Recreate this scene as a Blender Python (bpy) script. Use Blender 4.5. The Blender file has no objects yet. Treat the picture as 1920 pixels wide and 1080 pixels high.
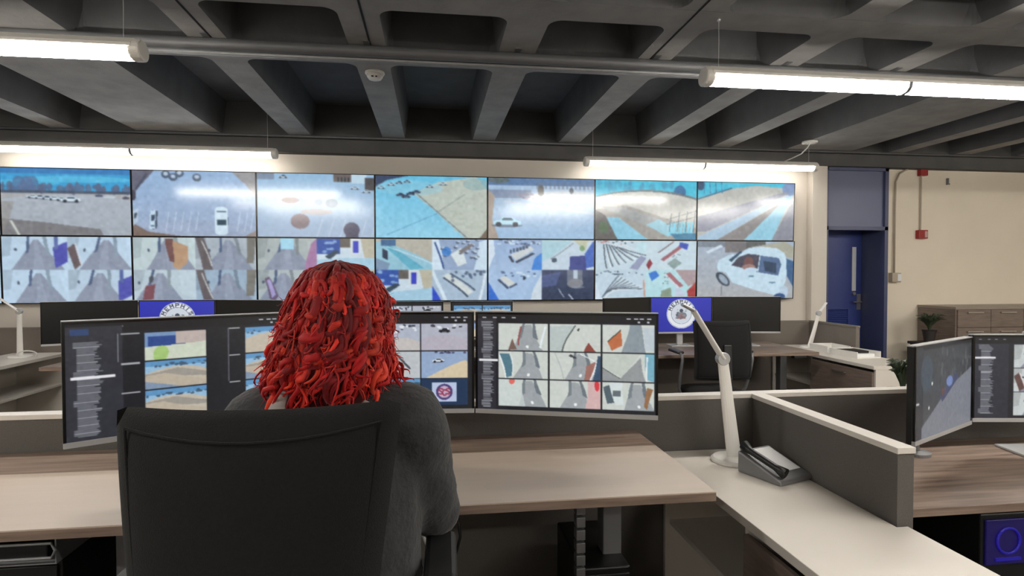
import bpy, bmesh, math, random
import numpy as np
from mathutils import Vector, Matrix
random.seed(7); rng = np.random.RandomState(11)
S = bpy.context.scene
COL = S.collection
PI = math.pi

# ------------------------------------------------------------------ camera, world, exposure
EYE = 1.45
yaw, pitch, roll, FPX = 0.1329, 0.02237, -0.0009, 1110.0
_f = Vector((math.sin(yaw)*math.cos(pitch), math.cos(yaw)*math.cos(pitch), -math.sin(pitch)))
_r = Vector((math.cos(yaw), -math.sin(yaw), 0)); _u = _r.cross(_f)
_r2 = math.cos(roll)*_r + math.sin(roll)*_u; _u2 = -math.sin(roll)*_r + math.cos(roll)*_u
cd = bpy.data.cameras.new('camera'); cam = bpy.data.objects.new('camera', cd); COL.objects.link(cam)
cd.sensor_width = 36; cd.lens = 36*FPX/1920; cd.clip_start = 0.05
M4 = Matrix((( _r2.x, _u2.x, -_f.x, 0), (_r2.y, _u2.y, -_f.y, 0), (_r2.z, _u2.z, -_f.z, EYE), (0, 0, 0, 1)))
cam.matrix_world = M4
S.camera = cam
w = bpy.data.worlds.new('world'); S.world = w; w.use_nodes = True
w.node_tree.nodes['Background'].inputs[0].default_value = (0.5, 0.5, 0.5, 1)
w.node_tree.nodes['Background'].inputs[1].default_value = 0.05
S.view_settings.view_transform = 'Standard'; S.view_settings.look = 'None'
S.view_settings.exposure = 0.0; S.view_settings.gamma = 1.0; S.view_settings.use_curve_mapping = False
LAMP = 56.0          # radiance of the tube lenses
SCREEN = 0.92        # radiance scale of the lit displays

# ------------------------------------------------------------------ materials
def lin(c): return tuple(((x/255)/12.92 if x/255 <= .04045 else ((x/255+.055)/1.055)**2.4) for x in c)
def mat(name, rgb, rough=.5, metal=0, var=.0, vscale=8, bump=0, bscale=60, spec=.5, emit=None, estr=0, rgb2=None, stretch=None, sheen=0):
    m = bpy.data.materials.new(name); m.use_nodes = True
    nt = m.node_tree; b = nt.nodes['Principled BSDF']
    c = lin(rgb)+(1,)
    b.inputs['Base Color'].default_value = c; b.inputs['Roughness'].default_value = rough
    b.inputs['Metallic'].default_value = metal; b.inputs['Specular IOR Level'].default_value = spec
    if sheen: b.inputs['Sheen Weight'].default_value = sheen
    if emit:
        b.inputs['Emission Color'].default_value = lin(emit)+(1,); b.inputs['Emission Strength'].default_value = estr
    tc = nt.nodes.new('ShaderNodeTexCoord'); src = tc.outputs['Object']
    if stretch:
        mp = nt.nodes.new('ShaderNodeMapping'); mp.inputs['Scale'].default_value = stretch
        nt.links.new(src, mp.inputs[0]); src = mp.outputs[0]
    if var or rgb2:
        n = nt.nodes.new('ShaderNodeTexNoise'); n.inputs['Scale'].default_value = vscale; n.inputs['Detail'].default_value = 5
        nt.links.new(src, n.inputs['Vector'])
        r = nt.nodes.new('ShaderNodeValToRGB'); r.color_ramp.elements[0].position = .3; r.color_ramp.elements[1].position = .7
        c2 = (lin(rgb2)+(1,)) if rgb2 else tuple(min(1, x*(1+var)) for x in c[:3])+(1,)
        r.color_ramp.elements[0].color = tuple(x*(1-var) for x in c[:3])+(1,); r.color_ramp.elements[1].color = c2
        nt.links.new(n.outputs['Fac'], r.inputs[0]); nt.links.new(r.outputs[0], b.inputs['Base Color'])
    if bump:
        n2 = nt.nodes.new('ShaderNodeTexNoise'); n2.inputs['Scale'].default_value = bscale; n2.inputs['Detail'].default_value = 3
        nt.links.new(src, n2.inputs['Vector'])
        bp = nt.nodes.new('ShaderNodeBump'); bp.inputs['Strength'].default_value = bump; bp.inputs['Distance'].default_value = .01
        nt.links.new(n2.outputs['Fac'], bp.inputs['Height']); nt.links.new(bp.outputs[0], b.inputs['Normal'])
    return m
M = dict(
 wall=mat('cream_wall_paint', (218,210,199), .7, var=.03, vscale=2, bump=.08, bscale=90),
 wall_right=mat('beige_wall_paint', (226,215,196), .7, var=.03, vscale=2, bump=.08, bscale=90),
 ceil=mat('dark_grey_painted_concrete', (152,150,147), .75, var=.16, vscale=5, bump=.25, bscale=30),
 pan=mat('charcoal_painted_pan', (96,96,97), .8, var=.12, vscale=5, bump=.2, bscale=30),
 soffit=mat('charcoal_painted_band', (78,77,76), .8, var=.1, vscale=5),
 groove=mat('dark_joint', (25,25,26), .9),
 floor=mat('dark_carpet', (60,58,58), .95, var=.2, vscale=60, bump=.5, bscale=300),
 white=mat('white_laminate', (206,199,189), .4, var=.02, vscale=6),
 whitep=mat('white_powder_coat', (225,222,216), .35, var=.01),
 cap=mat('light_grey_trim', (206,200,192), .4, var=.02),
 lampwhite=mat('white_lamp_metal', (230,226,218), .4, var=.01),
 fabric=mat('charcoal_panel_fabric', (88,84,80), .9, var=.08, vscale=200, bump=.2, bscale=400),
 fabric2=mat('taupe_panel_fabric', (118,110,102), .9, var=.08, vscale=200, bump=.2, bscale=400),
 maple=mat('pale_laminate', (186,170,155), .32, var=.03, vscale=3, stretch=(1,12,12)),
 wood=mat('brown_woodgrain', (98,82,72), .35, rgb2=(148,128,114), vscale=3, stretch=(1,14,14)),
 woodf=mat('dark_brown_drawer_front', (104,90,81), .4, rgb2=(126,111,101), vscale=3, stretch=(2,2,20)),
 steel=mat('brushed_steel', (190,186,180), .3, .9, var=.03),
 grey=mat('grey_metal', (120,120,122), .45, .3, var=.04),
 pipe=mat('painted_pipe', (92,92,93), .45, var=.08),
 pipe2=mat('grey_conduit', (128,128,128), .35, var=.06),
 black=mat('black_plastic', (16,16,17), .4, var=.1, vscale=30),
 gloss=mat('black_bezel', (10,10,12), .22, spec=.5),
 silver=mat('silver_plastic', (175,175,176), .35, .3, var=.02),
 chair=mat('charcoal_chair_fabric', (24,23,23), .9, var=.12, vscale=150, bump=.25, bscale=350, sheen=.05, spec=.25),
 chairf=mat('black_chair_frame', (24,24,25), .5, var=.05),
 sweater=mat('black_sweater_knit', (48,49,51), .85, var=.15, vscale=40, bump=.35, bscale=90, sheen=.15),
 trousers=mat('dark_trousers', (28,29,34), .85, var=.1, vscale=60),
 skin=mat('warm_skin', (150,104,80), .5, var=.04, vscale=20),
 scarf=mat('grey_hood_lining', (150,142,138), .8, var=.05, vscale=40),
 navy=mat('navy_door_paint', (46,60,122), .4, var=.04, vscale=4),
 transom=mat('slate_blue_panel', (98,104,132), .4, var=.04, vscale=3),
 jamb=mat('blue_grey_frame', (70,76,108), .4, var=.03),
 red=mat('red_alarm_plastic', (150,34,34), .4, var=.05),
 beige=mat('beige_conduit', (170,158,140), .5, var=.04),
 credtop=mat('taupe_cabinet_top', (140,128,116), .4, var=.04),
 paper=mat('white_paper', (225,225,224), .8),
 leaf=mat('dark_leaf', (48,58,38), .6, var=.25, vscale=30),
 pot=mat('dark_pot', (46,40,38), .6, var=.1),
 lite=mat('pale_door_glass', (200,202,205), .25),
 cable=mat('black_cable', (14,14,14), .5), wcable=mat('white_cable', (210,208,204), .5),
 blueglow=mat('blue_lit_grille', (10,8,40), .4, emit=(44,28,130), estr=.22),
 bluelit=mat('blue_led', (10,10,60), .4, emit=(50,36,200), estr=.35),
)
lens = mat('glowing_lens', (240,235,225), .4, emit=(255,250,242), estr=LAMP); M['lens'] = lens
M['lens_far'] = mat('glowing_lens_far', (240,235,225), .4, emit=(255,250,242), estr=LAMP*.30)
# ------------------------------------------------------------------ mesh tools
class MB:
    def __init__(s): s.v = []; s.f = []; s.m = []; s.mi = 0; s.T = Matrix.Identity(4)
    def add(s, vs, fs):
        o = len(s.v); s.v += [tuple(s.T @ Vector(p)) for p in vs]; s.f += [tuple(i+o for i in f) for f in fs]; s.m += [s.mi]*len(fs); return s
    def box(s, x0, x1, y0, y1, z0, z1):
        return s.add([(x0,y0,z0),(x1,y0,z0),(x1,y1,z0),(x0,y1,z0),(x0,y0,z1),(x1,y0,z1),(x1,y1,z1),(x0,y1,z1)],
                     [(0,3,2,1),(4,5,6,7),(0,1,5,4),(1,2,6,5),(2,3,7,6),(3,0,4,7)])
    def prism(s, poly, z0, z1):            # poly in xy (ccw), along z
        n = len(poly)
        return s.add([(x,y,z0) for x,y in poly]+[(x,y,z1) for x,y in poly],
              [tuple(range(n-1,-1,-1)), tuple(range(n,2*n))]+[(i,(i+1)%n,n+(i+1)%n,n+i) for i in range(n)])
    def prismx(s, poly, x0, x1):           # poly in yz, along x
        n = len(poly)
        return s.add([(x0,y,z) for y,z in poly]+[(x1,y,z) for y,z in poly],
              [tuple(range(n-1,-1,-1)), tuple(range(n,2*n))]+[(i,(i+1)%n,n+(i+1)%n,n+i) for i in range(n)])
    def tube(s, pts, r, n=10, caps=True, flat=1):
        pts = [Vector(p) for p in pts]; k = len(pts); rs = r if isinstance(r, (list,tuple)) else [r]*k
        vs = []; up = None
        for i, p in enumerate(pts):
            d = (pts[min(i+1,k-1)]-pts[max(i-1,0)]).normalized()
            if up is None: up = Vector((0,0,1)) if abs(d.z) < .9 else Vector((0,1,0))
            a = d.cross(up); a = a.normalized() if a.length > 1e-6 else Vector((1,0,0)); b = a.cross(d).normalized(); up = b
            for j in range(n):
                t = 2*PI*j/n; vs.append(p+a*(rs[i]*math.cos(t))+b*(rs[i]*flat*math.sin(t)))
        fs = [(i*n+j, i*n+(j+1)%n, (i+1)*n+(j+1)%n, (i+1)*n+j) for i in range(k-1) for j in range(n)]
        if caps: fs += [tuple(range(n-1,-1,-1)), tuple((k-1)*n+j for j in range(n))]
        return s.add(vs, fs)
    def cyl(s, p0, p1, r, n=20): return s.tube([p0,p1], r, n)
    def lathe(s, prof, n=28, c=(0,0,0)):   # prof: (r,z)
        vs = [(c[0]+r*math.cos(2*PI*j/n), c[1]+r*math.sin(2*PI*j/n), c[2]+z) for r,z in prof for j in range(n)]
        k = len(prof)
        fs = [(i*n+j, i*n+(j+1)%n, (i+1)*n+(j+1)%n, (i+1)*n+j) for i in range(k-1) for j in range(n)]
        fs += [tuple(range(n-1,-1,-1)), tuple((k-1)*n+j for j in range(n))]
        return s.add(vs, fs)
    def ball(s, c, r, n=14, k=8):
        rr = r if isinstance(r, (tuple,list)) else (r,r,r); vs = [(c[0],c[1],c[2]-rr[2])]
        for i in range(1,k):
            t = -PI/2+PI*i/k
            for j in range(n): vs.append((c[0]+rr[0]*math.cos(t)*math.cos(2*PI*j/n), c[1]+rr[1]*math.cos(t)*math.sin(2*PI*j/n), c[2]+rr[2]*math.sin(t)))
        vs.append((c[0],c[1],c[2]+rr[2])); e = len(vs)-1
        fs = [(0,1+(j+1)%n,1+j) for j in range(n)]+[(1+(i*n)+j,1+i*n+(j+1)%n,1+(i+1)*n+(j+1)%n,1+(i+1)*n+j) for i in range(k-2) for j in range(n)]
        fs += [(1+(k-2)*n+j,1+(k-2)*n+(j+1)%n,e) for j in range(n)]
        return s.add(vs, fs)
    def capsule(s, p0, r0, p1, r1, k=7):
        p0, p1 = Vector(p0), Vector(p1)
        for i in range(k+1):
            t = i/k; q = p0.lerp(p1, t)
            a = r0 if isinstance(r0,(tuple,list)) else (r0,)*3; b = r1 if isinstance(r1,(tuple,list)) else (r1,)*3
            s.ball(q, tuple(a[j]*(1-t)+b[j]*t for j in range(3)), 14, 8)
        return s
    def build(s, name, m, parent=None, bevel=0, smooth=False, loc=None):
        me = bpy.data.meshes.new(name); me.from_pydata(s.v, [], s.f)
        for x in (m if isinstance(m, (list,tuple)) else [m]): me.materials.append(x)
        me.polygons.foreach_set('material_index', s.m)
        if smooth: me.polygons.foreach_set('use_smooth', [True]*len(s.f))
        me.update()
        o = bpy.data.objects.new(name, me); COL.objects.link(o)
        if parent: o.parent = parent
        if loc: o.location = loc
        if bevel:
            b = o.modifiers.new('bevel', 'BEVEL'); b.width = bevel; b.segments = 2; b.limit_method = 'ANGLE'
        return o
def fuse(mb, name, m, parent, voxel=.01, smooth=6, noise=0):
    """one continuous voxel-remeshed surface from overlapping volumes"""
    o = mb.build(name+'_tmp', m)
    r = o.modifiers.new('r', 'REMESH'); r.mode = 'VOXEL'; r.voxel_size = voxel
    sm = o.modifiers.new('s', 'SMOOTH'); sm.iterations = smooth; sm.factor = .5
    if noise:
        t = bpy.data.textures.new(name+'_folds', 'CLOUDS'); t.noise_scale = .09
        d = o.modifiers.new('d', 'DISPLACE'); d.texture = t; d.strength = noise; d.mid_level = .5
    dg = bpy.context.evaluated_depsgraph_get(); dg.update()
    me = bpy.data.meshes.new_from_object(o.evaluated_get(dg)); me.name = name
    me.polygons.foreach_set('use_smooth', [True]*len(me.polygons))
    bpy.data.objects.remove(o)
    n = bpy.data.objects.new(name, me); COL.objects.link(n); n.parent = parent
    return n
def tag(o, label=None, cat=None, group=None, kind=None):
    if label: o['label'] = label
    if cat: o['category'] = cat
    if group: o['group'] = group
    if kind: o['kind'] = kind
    return o
def thing(name, label, cat, loc=(0,0,0), rz=0, group=None):
    o = bpy.data.objects.new(name, None); COL.objects.link(o); o.empty_display_size = .1
    o.location = loc; o.rotation_euler = (0,0,rz); return tag(o, label, cat, group)
def dup(root, loc, rz=None, label=None, group=None):
    def cp(o, par):
        c = o.copy(); COL.objects.link(c)
        if par is not None: c.parent = par
        for ch in [x for x in bpy.data.objects if x.parent == o]: cp(ch, c)
        return c
    r = cp(root, None); r.location = loc
    if rz is not None: r.rotation_euler = (0,0,rz)
    if label: r['label'] = label
    if group: r['group'] = group
    return r
def struct(name, mb, m, **k): return tag(mb.build(name, m, **k), kind='structure')

# ------------------------------------------------------------------ the room shell
ZC = 2.90; YW = 6.60; XL, XR, YB = -5.6, 9.2, -3.2; HI = 3.24
struct('floor', MB().box(XL-.2,XR+.2,YB-.2,7.3,-.1,0), M['floor'])
struct('wall_left', MB().box(XL-.2,XL,YB,7.3,0,3.3), M['wall'])
struct('wall_right', MB().box(XR,XR+.2,YB,7.3,0,3.3), M['wall_right'])
struct('wall_back', MB().box(XL,XR,YB-.2,YB,0,3.3), M['wall'])
b = MB().box(XL,4.46,YW,7.2,0,3.3)                        # plane behind the video wall
b.box(4.46,4.655,6.5,7.2,0,3.3)                           # pilaster at its right end
struct('wall_front', b, M['wall'], bevel=.006)
b = MB().box(5.49,XR,YW,7.2,0,3.3)
struct('wall_front_right', b, M['wall_right'])
struct('trim_1', MB().box(XL,XR,6.47,7.2,2.735,3.3), M['soffit'])       # dark soffit band above the walls
# ceiling: pan joist slab, tapered ribs with rounded pan corners
def rib(b, x0, x1, y0, y1, z0=ZC, z1=HI+.01, t=.045):
    b.add([(x0,y0,z0),(x1,y0,z0),(x1,y1,z0),(x0,y1,z0),(x0-t,y0,z1),(x1+t,y0,z1),(x1+t,y1,z1),(x0-t,y1,z1)],
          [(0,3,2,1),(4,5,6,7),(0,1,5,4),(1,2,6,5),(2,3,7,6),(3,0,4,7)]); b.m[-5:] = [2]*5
def ribx(b, y0, y1, x0, x1, z0=ZC-.001, z1=HI+.01, t=.05):
    b.add([(x0,y0,z0),(x1,y0,z0),(x1,y1,z0),(x0,y1,z0),(x0,y0-t,z1),(x1,y0-t,z1),(x1,y1+t,z1),(x0,y1+t,z1)],
          [(0,3,2,1),(4,5,6,7),(0,1,5,4),(1,2,6,5),(2,3,7,6),(3,0,4,7)]); b.m[-5:] = [2]*5
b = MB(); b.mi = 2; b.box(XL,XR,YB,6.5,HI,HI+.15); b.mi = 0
RIBS = [(-5.5,-5.28),(-4.62,-4.4),(-3.72,-3.5),(-2.94,-2.14),(-1.47,-1.245),(-.52,-.29),(.43,.67),(1.37,1.6),(2.31,2.525),(3.14,3.36),(4.05,4.88),(5.36,5.56),(6.24,6.44),(7.1,7.32),(8.0,8.2)]
for x0, x1 in RIBS: rib(b, x0, x1, YB, 6.5)
CR = [(4.0,4.2),(3.12,3.34),(2.26,2.46),(1.38,1.6),(.5,.72),(-1.3,-1.1)]
for y0, y1 in CR: ribx(b, y0, y1, XL, XR)
def fillet(b, cx, cy, sx, sy, r=.085):
    pts = [(cx,cy)]
    for i in range(7):
        a = (PI/2)*i/6; pts.append((cx+sx*r*(1-math.sin(a)), cy+sy*r*(1-math.cos(a))))
    if sx*sy < 0: pts = pts[::-1]
    b.prism(pts, ZC-.0005, HI); k = len(pts); b.m[-k-1:] = [2]*(k+1)
for i in range(len(RIBS)-1):
    for y0, y1 in CR:
        xa, xb = RIBS[i][1], RIBS[i+1][0]
        fillet(b, xa, y1, 1, 1); fillet(b, xb, y1, -1, 1); fillet(b, xa, y0, 1, -1); fillet(b, xb, y0, -1, -1)
b.mi = 1
for xg in (-1.335, -.385, 1.455): b.box(xg-.006, xg+.006, 1.2, 4.05, ZC-.003, ZC)
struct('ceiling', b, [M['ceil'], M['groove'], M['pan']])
# door recess, transom and blue door
b = MB().box(4.655,4.70,6.54,7.1,0,2.735); b.box(5.445,5.49,6.54,7.1,0,2.735); b.box(4.655,5.49,6.54,6.62,1.985,2.03); b.box(4.655,5.49,6.54,6.58,2.70,2.735)
d = struct('door_frame_1', b, M['jamb']); d.name = 'trim_2'
struct('trim_3', MB().box(4.70,5.445,6.575,6.62,2.03,2.70), M['transom'])
struct('trim_4', MB().box(4.655,5.49,7.1,7.2,0,2.735).box(4.7,5.445,6.62,7.1,2.03,2.2), M['navy'])
door = struct('door_1', MB().box(4.70,5.445,6.93,6.975,.01,2.03), M['navy'], bevel=.003)
MB().box(5.31,5.365,6.922,6.98,1.24,1.80).build('door_glass', M['lite'], door, bevel=.002)
b = MB()
for i in range(11):
    z = .74+i*.024; b.add([(4.86,6.905,z),(5.24,6.905,z),(5.24,6.93,z+.02),(4.86,6.93,z+.02),(4.86,6.905,z+.006),(5.24,6.905,z+.006),(5.24,6.93,z+.026),(4.86,6.93,z+.026)],[(0,3,2,1),(4,5,6,7),(0,1,5,4),(1,2,6,5),(2,3,7,6),(3,0,4,7)])
b.box(4.84,4.86,6.9,6.93,.73,1.01); b.box(5.24,5.26,6.9,6.93,.73,1.01); b.box(4.84,5.26,6.9,6.93,.715,.735); b.box(4.84,5.26,6.9,6.93,1.005,1.025)
b.build('door_louvre', M['navy'], door)
MB().box(5.38,5.43,6.918,6.93,1.0,1.2).cyl((5.405,6.93,1.1),(5.405,6.87,1.1),.011).tube([(5.405,6.87,1.1),(5.36,6.865,1.1),(5.29,6.865,1.1)],.010).build('door_handle', M['steel'], door)
MB().cyl((5.33,6.93,1.235-.03),(5.33,6.9,1.205),.02).build('lock_cylinder', M['steel'], door)
for n, (xa,xb,y) in enumerate(((XL,4.46,YW),(5.49,XR,YW))):
    o = struct('baseboard_front' if n == 0 else 'baseboard_front_right', MB().box(xa,xb,y-.012,y,0,.1), M['groove'])
# ------------------------------------------------------------------ ceiling fixtures
def pendant(zb=2.575, ztop=ZC, L=2.44, lm='lens'):
    t = thing('pendant_light', 'x', 'light', (0,0,0))          # origin = left end, centre of body
    prof = [(-.03,.045),(-.064,.012),(-.067,-.004),(.067,-.004),(.064,.012),(.03,.045)]
    MB().prismx([(y,z) for y,z in prof[::-1]], .0, L).build('housing', M['lampwhite'], t)
    lp = [(-.056,-.006),(-.052,-.03),(-.035,-.048),(0,-.055),(.035,-.048),(.052,-.03),(.056,-.006)]
    for k in range(2):
        MB().prismx(lp, .02+k*(L/2-.015), L/2-.007+k*(L/2-.015)).build('lens', M[lm], t)
    ring = [(-.062,.012),(-.064,-.01),(-.058,-.034),(-.037,-.053),(0,-.06),(.037,-.053),(.058,-.034),(.064,-.01),(.062,.012)]
    MB().prismx(ring, L/2-.011, L/2+.011).build('joint_ring', M['grey'], t)
    for k in range(2):
        x0, x1 = (-.035,.02) if k == 0 else (L-.02,L+.035)
        MB().prismx([(.03,.045)]+[(-.03,.045)]+ring, x0, x1).build('end_cap', M['lampwhite'], t, bevel=.012)
    for k in range(2):
        x = .06 if k == 0 else L-.06
        MB().tube([(x,0,.04),(x+.002,0,.2),(x,0,ztop-zb)], .0022, 6).ball((x,0,ztop-zb-.01),(.012,.012,.012),10,6).build('suspension_wire', M['silver'], t)
    return t
p0 = pendant(); first = True
pf = pendant(2.69, HI, 2.67, 'lens_far')
LZ = 2.575
lab = {(3.2,-3.9):'long glowing tube light hanging nearest camera, upper left corner', (3.2,1.55):'long glowing tube light hanging nearest camera, upper right',
       (6.32,-4.27):'far tube light hung before the left end of the video wall', (6.32,1.675):'far tube light hung before the right end of the video wall'}
pf.location = (-4.27,6.32,2.69); tag(pf, lab[(6.32,-4.27)], group='pendant tube lights')
dup(pf, (1.675,6.32,2.69), None, lab[(6.32,1.675)], 'pendant tube lights')
for y in (3.2, .65, -1.9):
    for x in (-3.9, 1.55):
        l = lab.get((y,x)) or 'tube light behind the camera, out of the photo, %s row %s side' % ('third' if y > 0 else 'fourth', 'left' if x < 0 else 'right')
        if first: p0.location = (x,y,LZ); o = p0; first = False; o['label'] = l; o['group'] = 'pendant tube lights'
        else: o = dup(p0, (x,y,LZ), None, l, 'pendant tube lights')
for y in (3.2, .65, -1.9):
    dup(p0, (5.6,y,LZ), None, 'tube light out of the photo, %s row, far right beyond the frame' % {3.2:'second',.65:'third',-1.9:'fourth'}[y], 'pendant tube lights')
t = thing('ceiling_conduit', 'thick and thin dark painted pipes crossing under the ceiling ribs near smoke detector', 'pipe', (0,3.86,0))
MB().tube([(XL,0,2.862),(-1,0,2.862),(4,0,2.862),(XR,0,2.862)], .036, 14).build('pipe', M['pipe'], t, smooth=True)
MB().tube([(XL,.05,2.828),(2,.05,2.828),(XR,.05,2.828)], .016, 10).build('pipe', M['pipe2'], t, smooth=True)
for x0, x1 in RIBS: MB().box((x0+x1)/2-.02,(x0+x1)/2+.02,-.08,.035,2.895,2.902).build('clamp', M['pipe'], t)
o = MB().tube([(XL,6.4,2.885),(0,6.4,2.885),(XR,6.4,2.885)], .013, 8).build('ceiling_conduit', M['pipe'], smooth=True)
tag(o, 'thin dark conduit along the ceiling edge above the video wall', 'pipe')
t = thing('smoke_detector', 'round white smoke detector on a dark ceiling rib', 'smoke detector', (-.405,4.36,ZC))
MB().lathe([(.068,0),(.07,-.012),(.064,-.02)]).build('base', M['whitep'], t, smooth=True)
MB().lathe([(.058,-.02),(.056,-.035),(.044,-.052),(.02,-.06)]).build('cover', M['whitep'], t, smooth=True)
MB().box(-.02,-.005,-.056,-.05,-.05,-.042).box(.008,.02,-.056,-.05,-.05,-.042).build('vent_slot', M['black'], t)
t = thing('ceiling_power_rose', 'round white ceiling rose with cord feeding the far right tube light', 'power feed', (4.15,6.2,ZC))
t.location = (4.08,6.0,ZC)
MB().lathe([(.08,0),(.08,-.018),(.07,-.024)]).build('plate', M['whitep'], t, smooth=True)
MB().tube([(0,0,-.02),(-.005,.03,-.06),(-.02,.12,-.11),(-.06,.24,-.14),(-.1,.31,-.16)], .007, 8).build('cord', M['wcable'], t, smooth=True)
# wall devices, right wall
t = thing('wall_conduit', 'beige conduit bending from ceiling down to switch box beside blue door', 'conduit', (5.61,YW-.02,0))
MB().tube([(.16,-.005,2.735),(.12,-.005,2.72),(.05,-.005,2.68),(.0,-.005,2.58),(-.005,-.005,2.2),(-.005,-.005,1.46)], .011, 10).build('pipe', M['beige'], t, smooth=True)
MB().box(-.06,.06,-.045,.02,1.355,1.47).build('switch_box', M['beige'], t, bevel=.006)
MB().box(.01,.055,-.052,-.045,1.37,1.455).build('cover_plate', M['paper'], t)
t = thing('fire_alarm_conduit', 'red fire alarm drop: ceiling box and conduit down to red pull station', 'fire alarm', (5.97,YW,0))
MB().box(-.05,.05,-.06,0,2.66,2.735).build('junction_box', M['red'], t, bevel=.005)
MB().cyl((-.01,-.02,1.99),(-.01,-.02,2.67),.009).build('pipe', M['beige'], t)
q = MB().box(-.062,.062,-.06,0,1.89,1.995).build('pull_station', M['red'], t, bevel=.006)
MB().box(.012,.05,-.066,-.06,1.905,1.98).build('pull_handle', mat('pale_pull_handle',(190,150,145),.4), q)
t = MB().box(6.32,6.335,YW-.03,YW,2.56,2.64).box(6.335,6.35,YW-.03,YW-.02,2.56,2.575).build('wall_bracket', M['grey']); tag(t, 'small metal bracket high on the beige wall', 'bracket')

# ------------------------------------------------------------------ screen pictures: drawn on a grid, stored as colours of the lit panel
class Cv:
    def __init__(s, w, h, bg=(20,22,28)):
        s.w, s.h = w, h; s.a = np.ones((h,w,3))*np.array(bg, float)
        s.u, s.v = np.meshgrid((np.arange(w)+.5)/w, (np.arange(h)+.5)/h)
        s.R = (0,0,1,1)
    def sub(s, x0, y0, x1, y1): s.R = (x0,y0,x1,y1); s.ph = (rng.uniform(.015,.045), rng.uniform(0,6), rng.uniform(.015,.04), rng.uniform(0,6)); return s
    def XY(s):
        x0,y0,x1,y1 = s.R; return (s.u-x0)/(x1-x0), (s.v-y0)/(y1-y0)
    def WX(s):
        X, Y = s.XY()
        if s.R != (0,0,1,1):
            a,p,b,q = s.ph; bump = 4*X*(1-X); X, Y = X+a*np.sin(3.2*Y+p)*bump, Y+b*np.sin(3.6*X+q)*4*Y*(1-Y)
        return X, Y
    def put(s, m, c, al=1):
        X,Y = s.XY(); m = m & (X >= 0)&(X <= 1)&(Y >= 0)&(Y <= 1)
        s.a[m] = s.a[m]*(1-al)+np.array(c, float)*al; return s
    def fill(s, c, c2=None):
        X,Y = s.XY(); m = (X >= 0)&(X <= 1)&(Y >= 0)&(Y <= 1)
        if c2 is None: s.a[m] = c
        else: s.a[m] = np.array(c, float)*(1-Y[m][:,None])+np.array(c2, float)*Y[m][:,None]
        return s
    def rect(s, x0, y0, x1, y1, c, al=1):
        X,Y = s.XY(); return s.put((X >= x0)&(X < x1)&(Y >= y0)&(Y < y1), c, al)
    def ell(s, cx, cy, rx, ry, c, al=1, rot=0):
        X,Y = s.WX(); dx, dy = X-cx, Y-cy; ca, sa = math.cos(rot), math.sin(rot)
        return s.put(((dx*ca+dy*sa)/rx)**2+((-dx*sa+dy*ca)/ry)**2 < 1, c, al)
    def poly(s, pts, c, al=1):
        X,Y = s.WX(); ins = np.zeros(X.shape, bool); n = len(pts)
        for i in range(n):
            x1,y1 = pts[i]; x2,y2 = pts[(i+1)%n]
            if y1 == y2: continue
            cr = ((Y < y1) != (Y < y2)) & (X < (x2-x1)*(Y-y1)/(y2-y1)+x1); ins ^= cr
        return s.put(ins, c, al)
    def line(s, x0, y0, x1, y1, wd, c, al=1):
        dx, dy = x1-x0, y1-y0; L = math.hypot(dx,dy) or 1; nx, ny = -dy/L*wd/2, dx/L*wd/2
        return s.poly([(x0+nx,y0+ny),(x1+nx,y1+ny),(x1-nx,y1-ny),(x0-nx,y0-ny)], c, al)
    def speck(s, n, x0, y0, x1, y1, cs, r=(.01,.03), al=.6):
        for _ in range(n):
            s.ell(rng.uniform(x0,x1), rng.uniform(y0,y1), rng.uniform(*r), rng.uniform(*r), cs[rng.randint(len(cs))], al)
        return s
    def mott(s, amp=6):
        n = rng.randn(s.h//4+2, s.w//4+2); n = np.kron(n, np.ones((4,4)))[:s.h,:s.w]
        for _ in range(2): n = (n+np.roll(n,1,0)+np.roll(n,-1,0)+np.roll(n,1,1)+np.roll(n,-1,1))/5
        s.a += n[...,None]*amp; return s
    def blur(s, k=1):
        for _ in range(k):
            p = np.pad(s.a, ((1,1),(1,1),(0,0)), 'edge'); s.a = (p[1:-1,1:-1]*2+p[:-2,1:-1]+p[2:,1:-1]+p[1:-1,:-2]+p[1:-1,2:])/6
        return s
STROKE = {'M':[[(0,1),(0,0),(.5,.6),(1,0),(1,1)]],'E':[[(1,0),(0,0),(0,1),(1,1)],[(0,.5),(.8,.5)]],'P':[[(0,1),(0,0),(1,.1),(1,.45),(0,.55)]],
 'H':[[(0,0),(0,1)],[(1,0),(1,1)],[(0,.5),(1,.5)]],'I':[[(.5,0),(.5,1)]],'S':[[(1,.1),(.3,0),(0,.25),(1,.7),(.7,1),(0,.9)]],'C':[[(1,.1),(.4,0),(0,.5),(.4,1),(1,.9)]]}
def glyph(c, ch, cx, cy, sx, sy, rot, wd, col, asp):
    for st in STROKE[ch]:
        pp = []
        for x,y in st:
            dx, dy = (x-.5)*sx, (y-.5)*sy
            pp.append((cx+(dx*math.cos(rot)-dy*math.sin(rot))/asp, cy+dx*math.sin(rot)+dy*math.cos(rot)))
        for a,b2 in zip(pp, pp[1:]):
            X,Y = c.XY(); ax, ay, bx, by = a[0]*asp, a[1], b2[0]*asp, b2[1]
            L2 = (bx-ax)**2+(by-ay)**2 or 1e-9
            t = np.clip(((X*asp-ax)*(bx-ax)+(Y-ay)*(by-ay))/L2, 0, 1)
            c.put((X*asp-ax-t*(bx-ax))**2+(Y-ay-t*(by-ay))**2 < (wd/2)**2, col)
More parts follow.
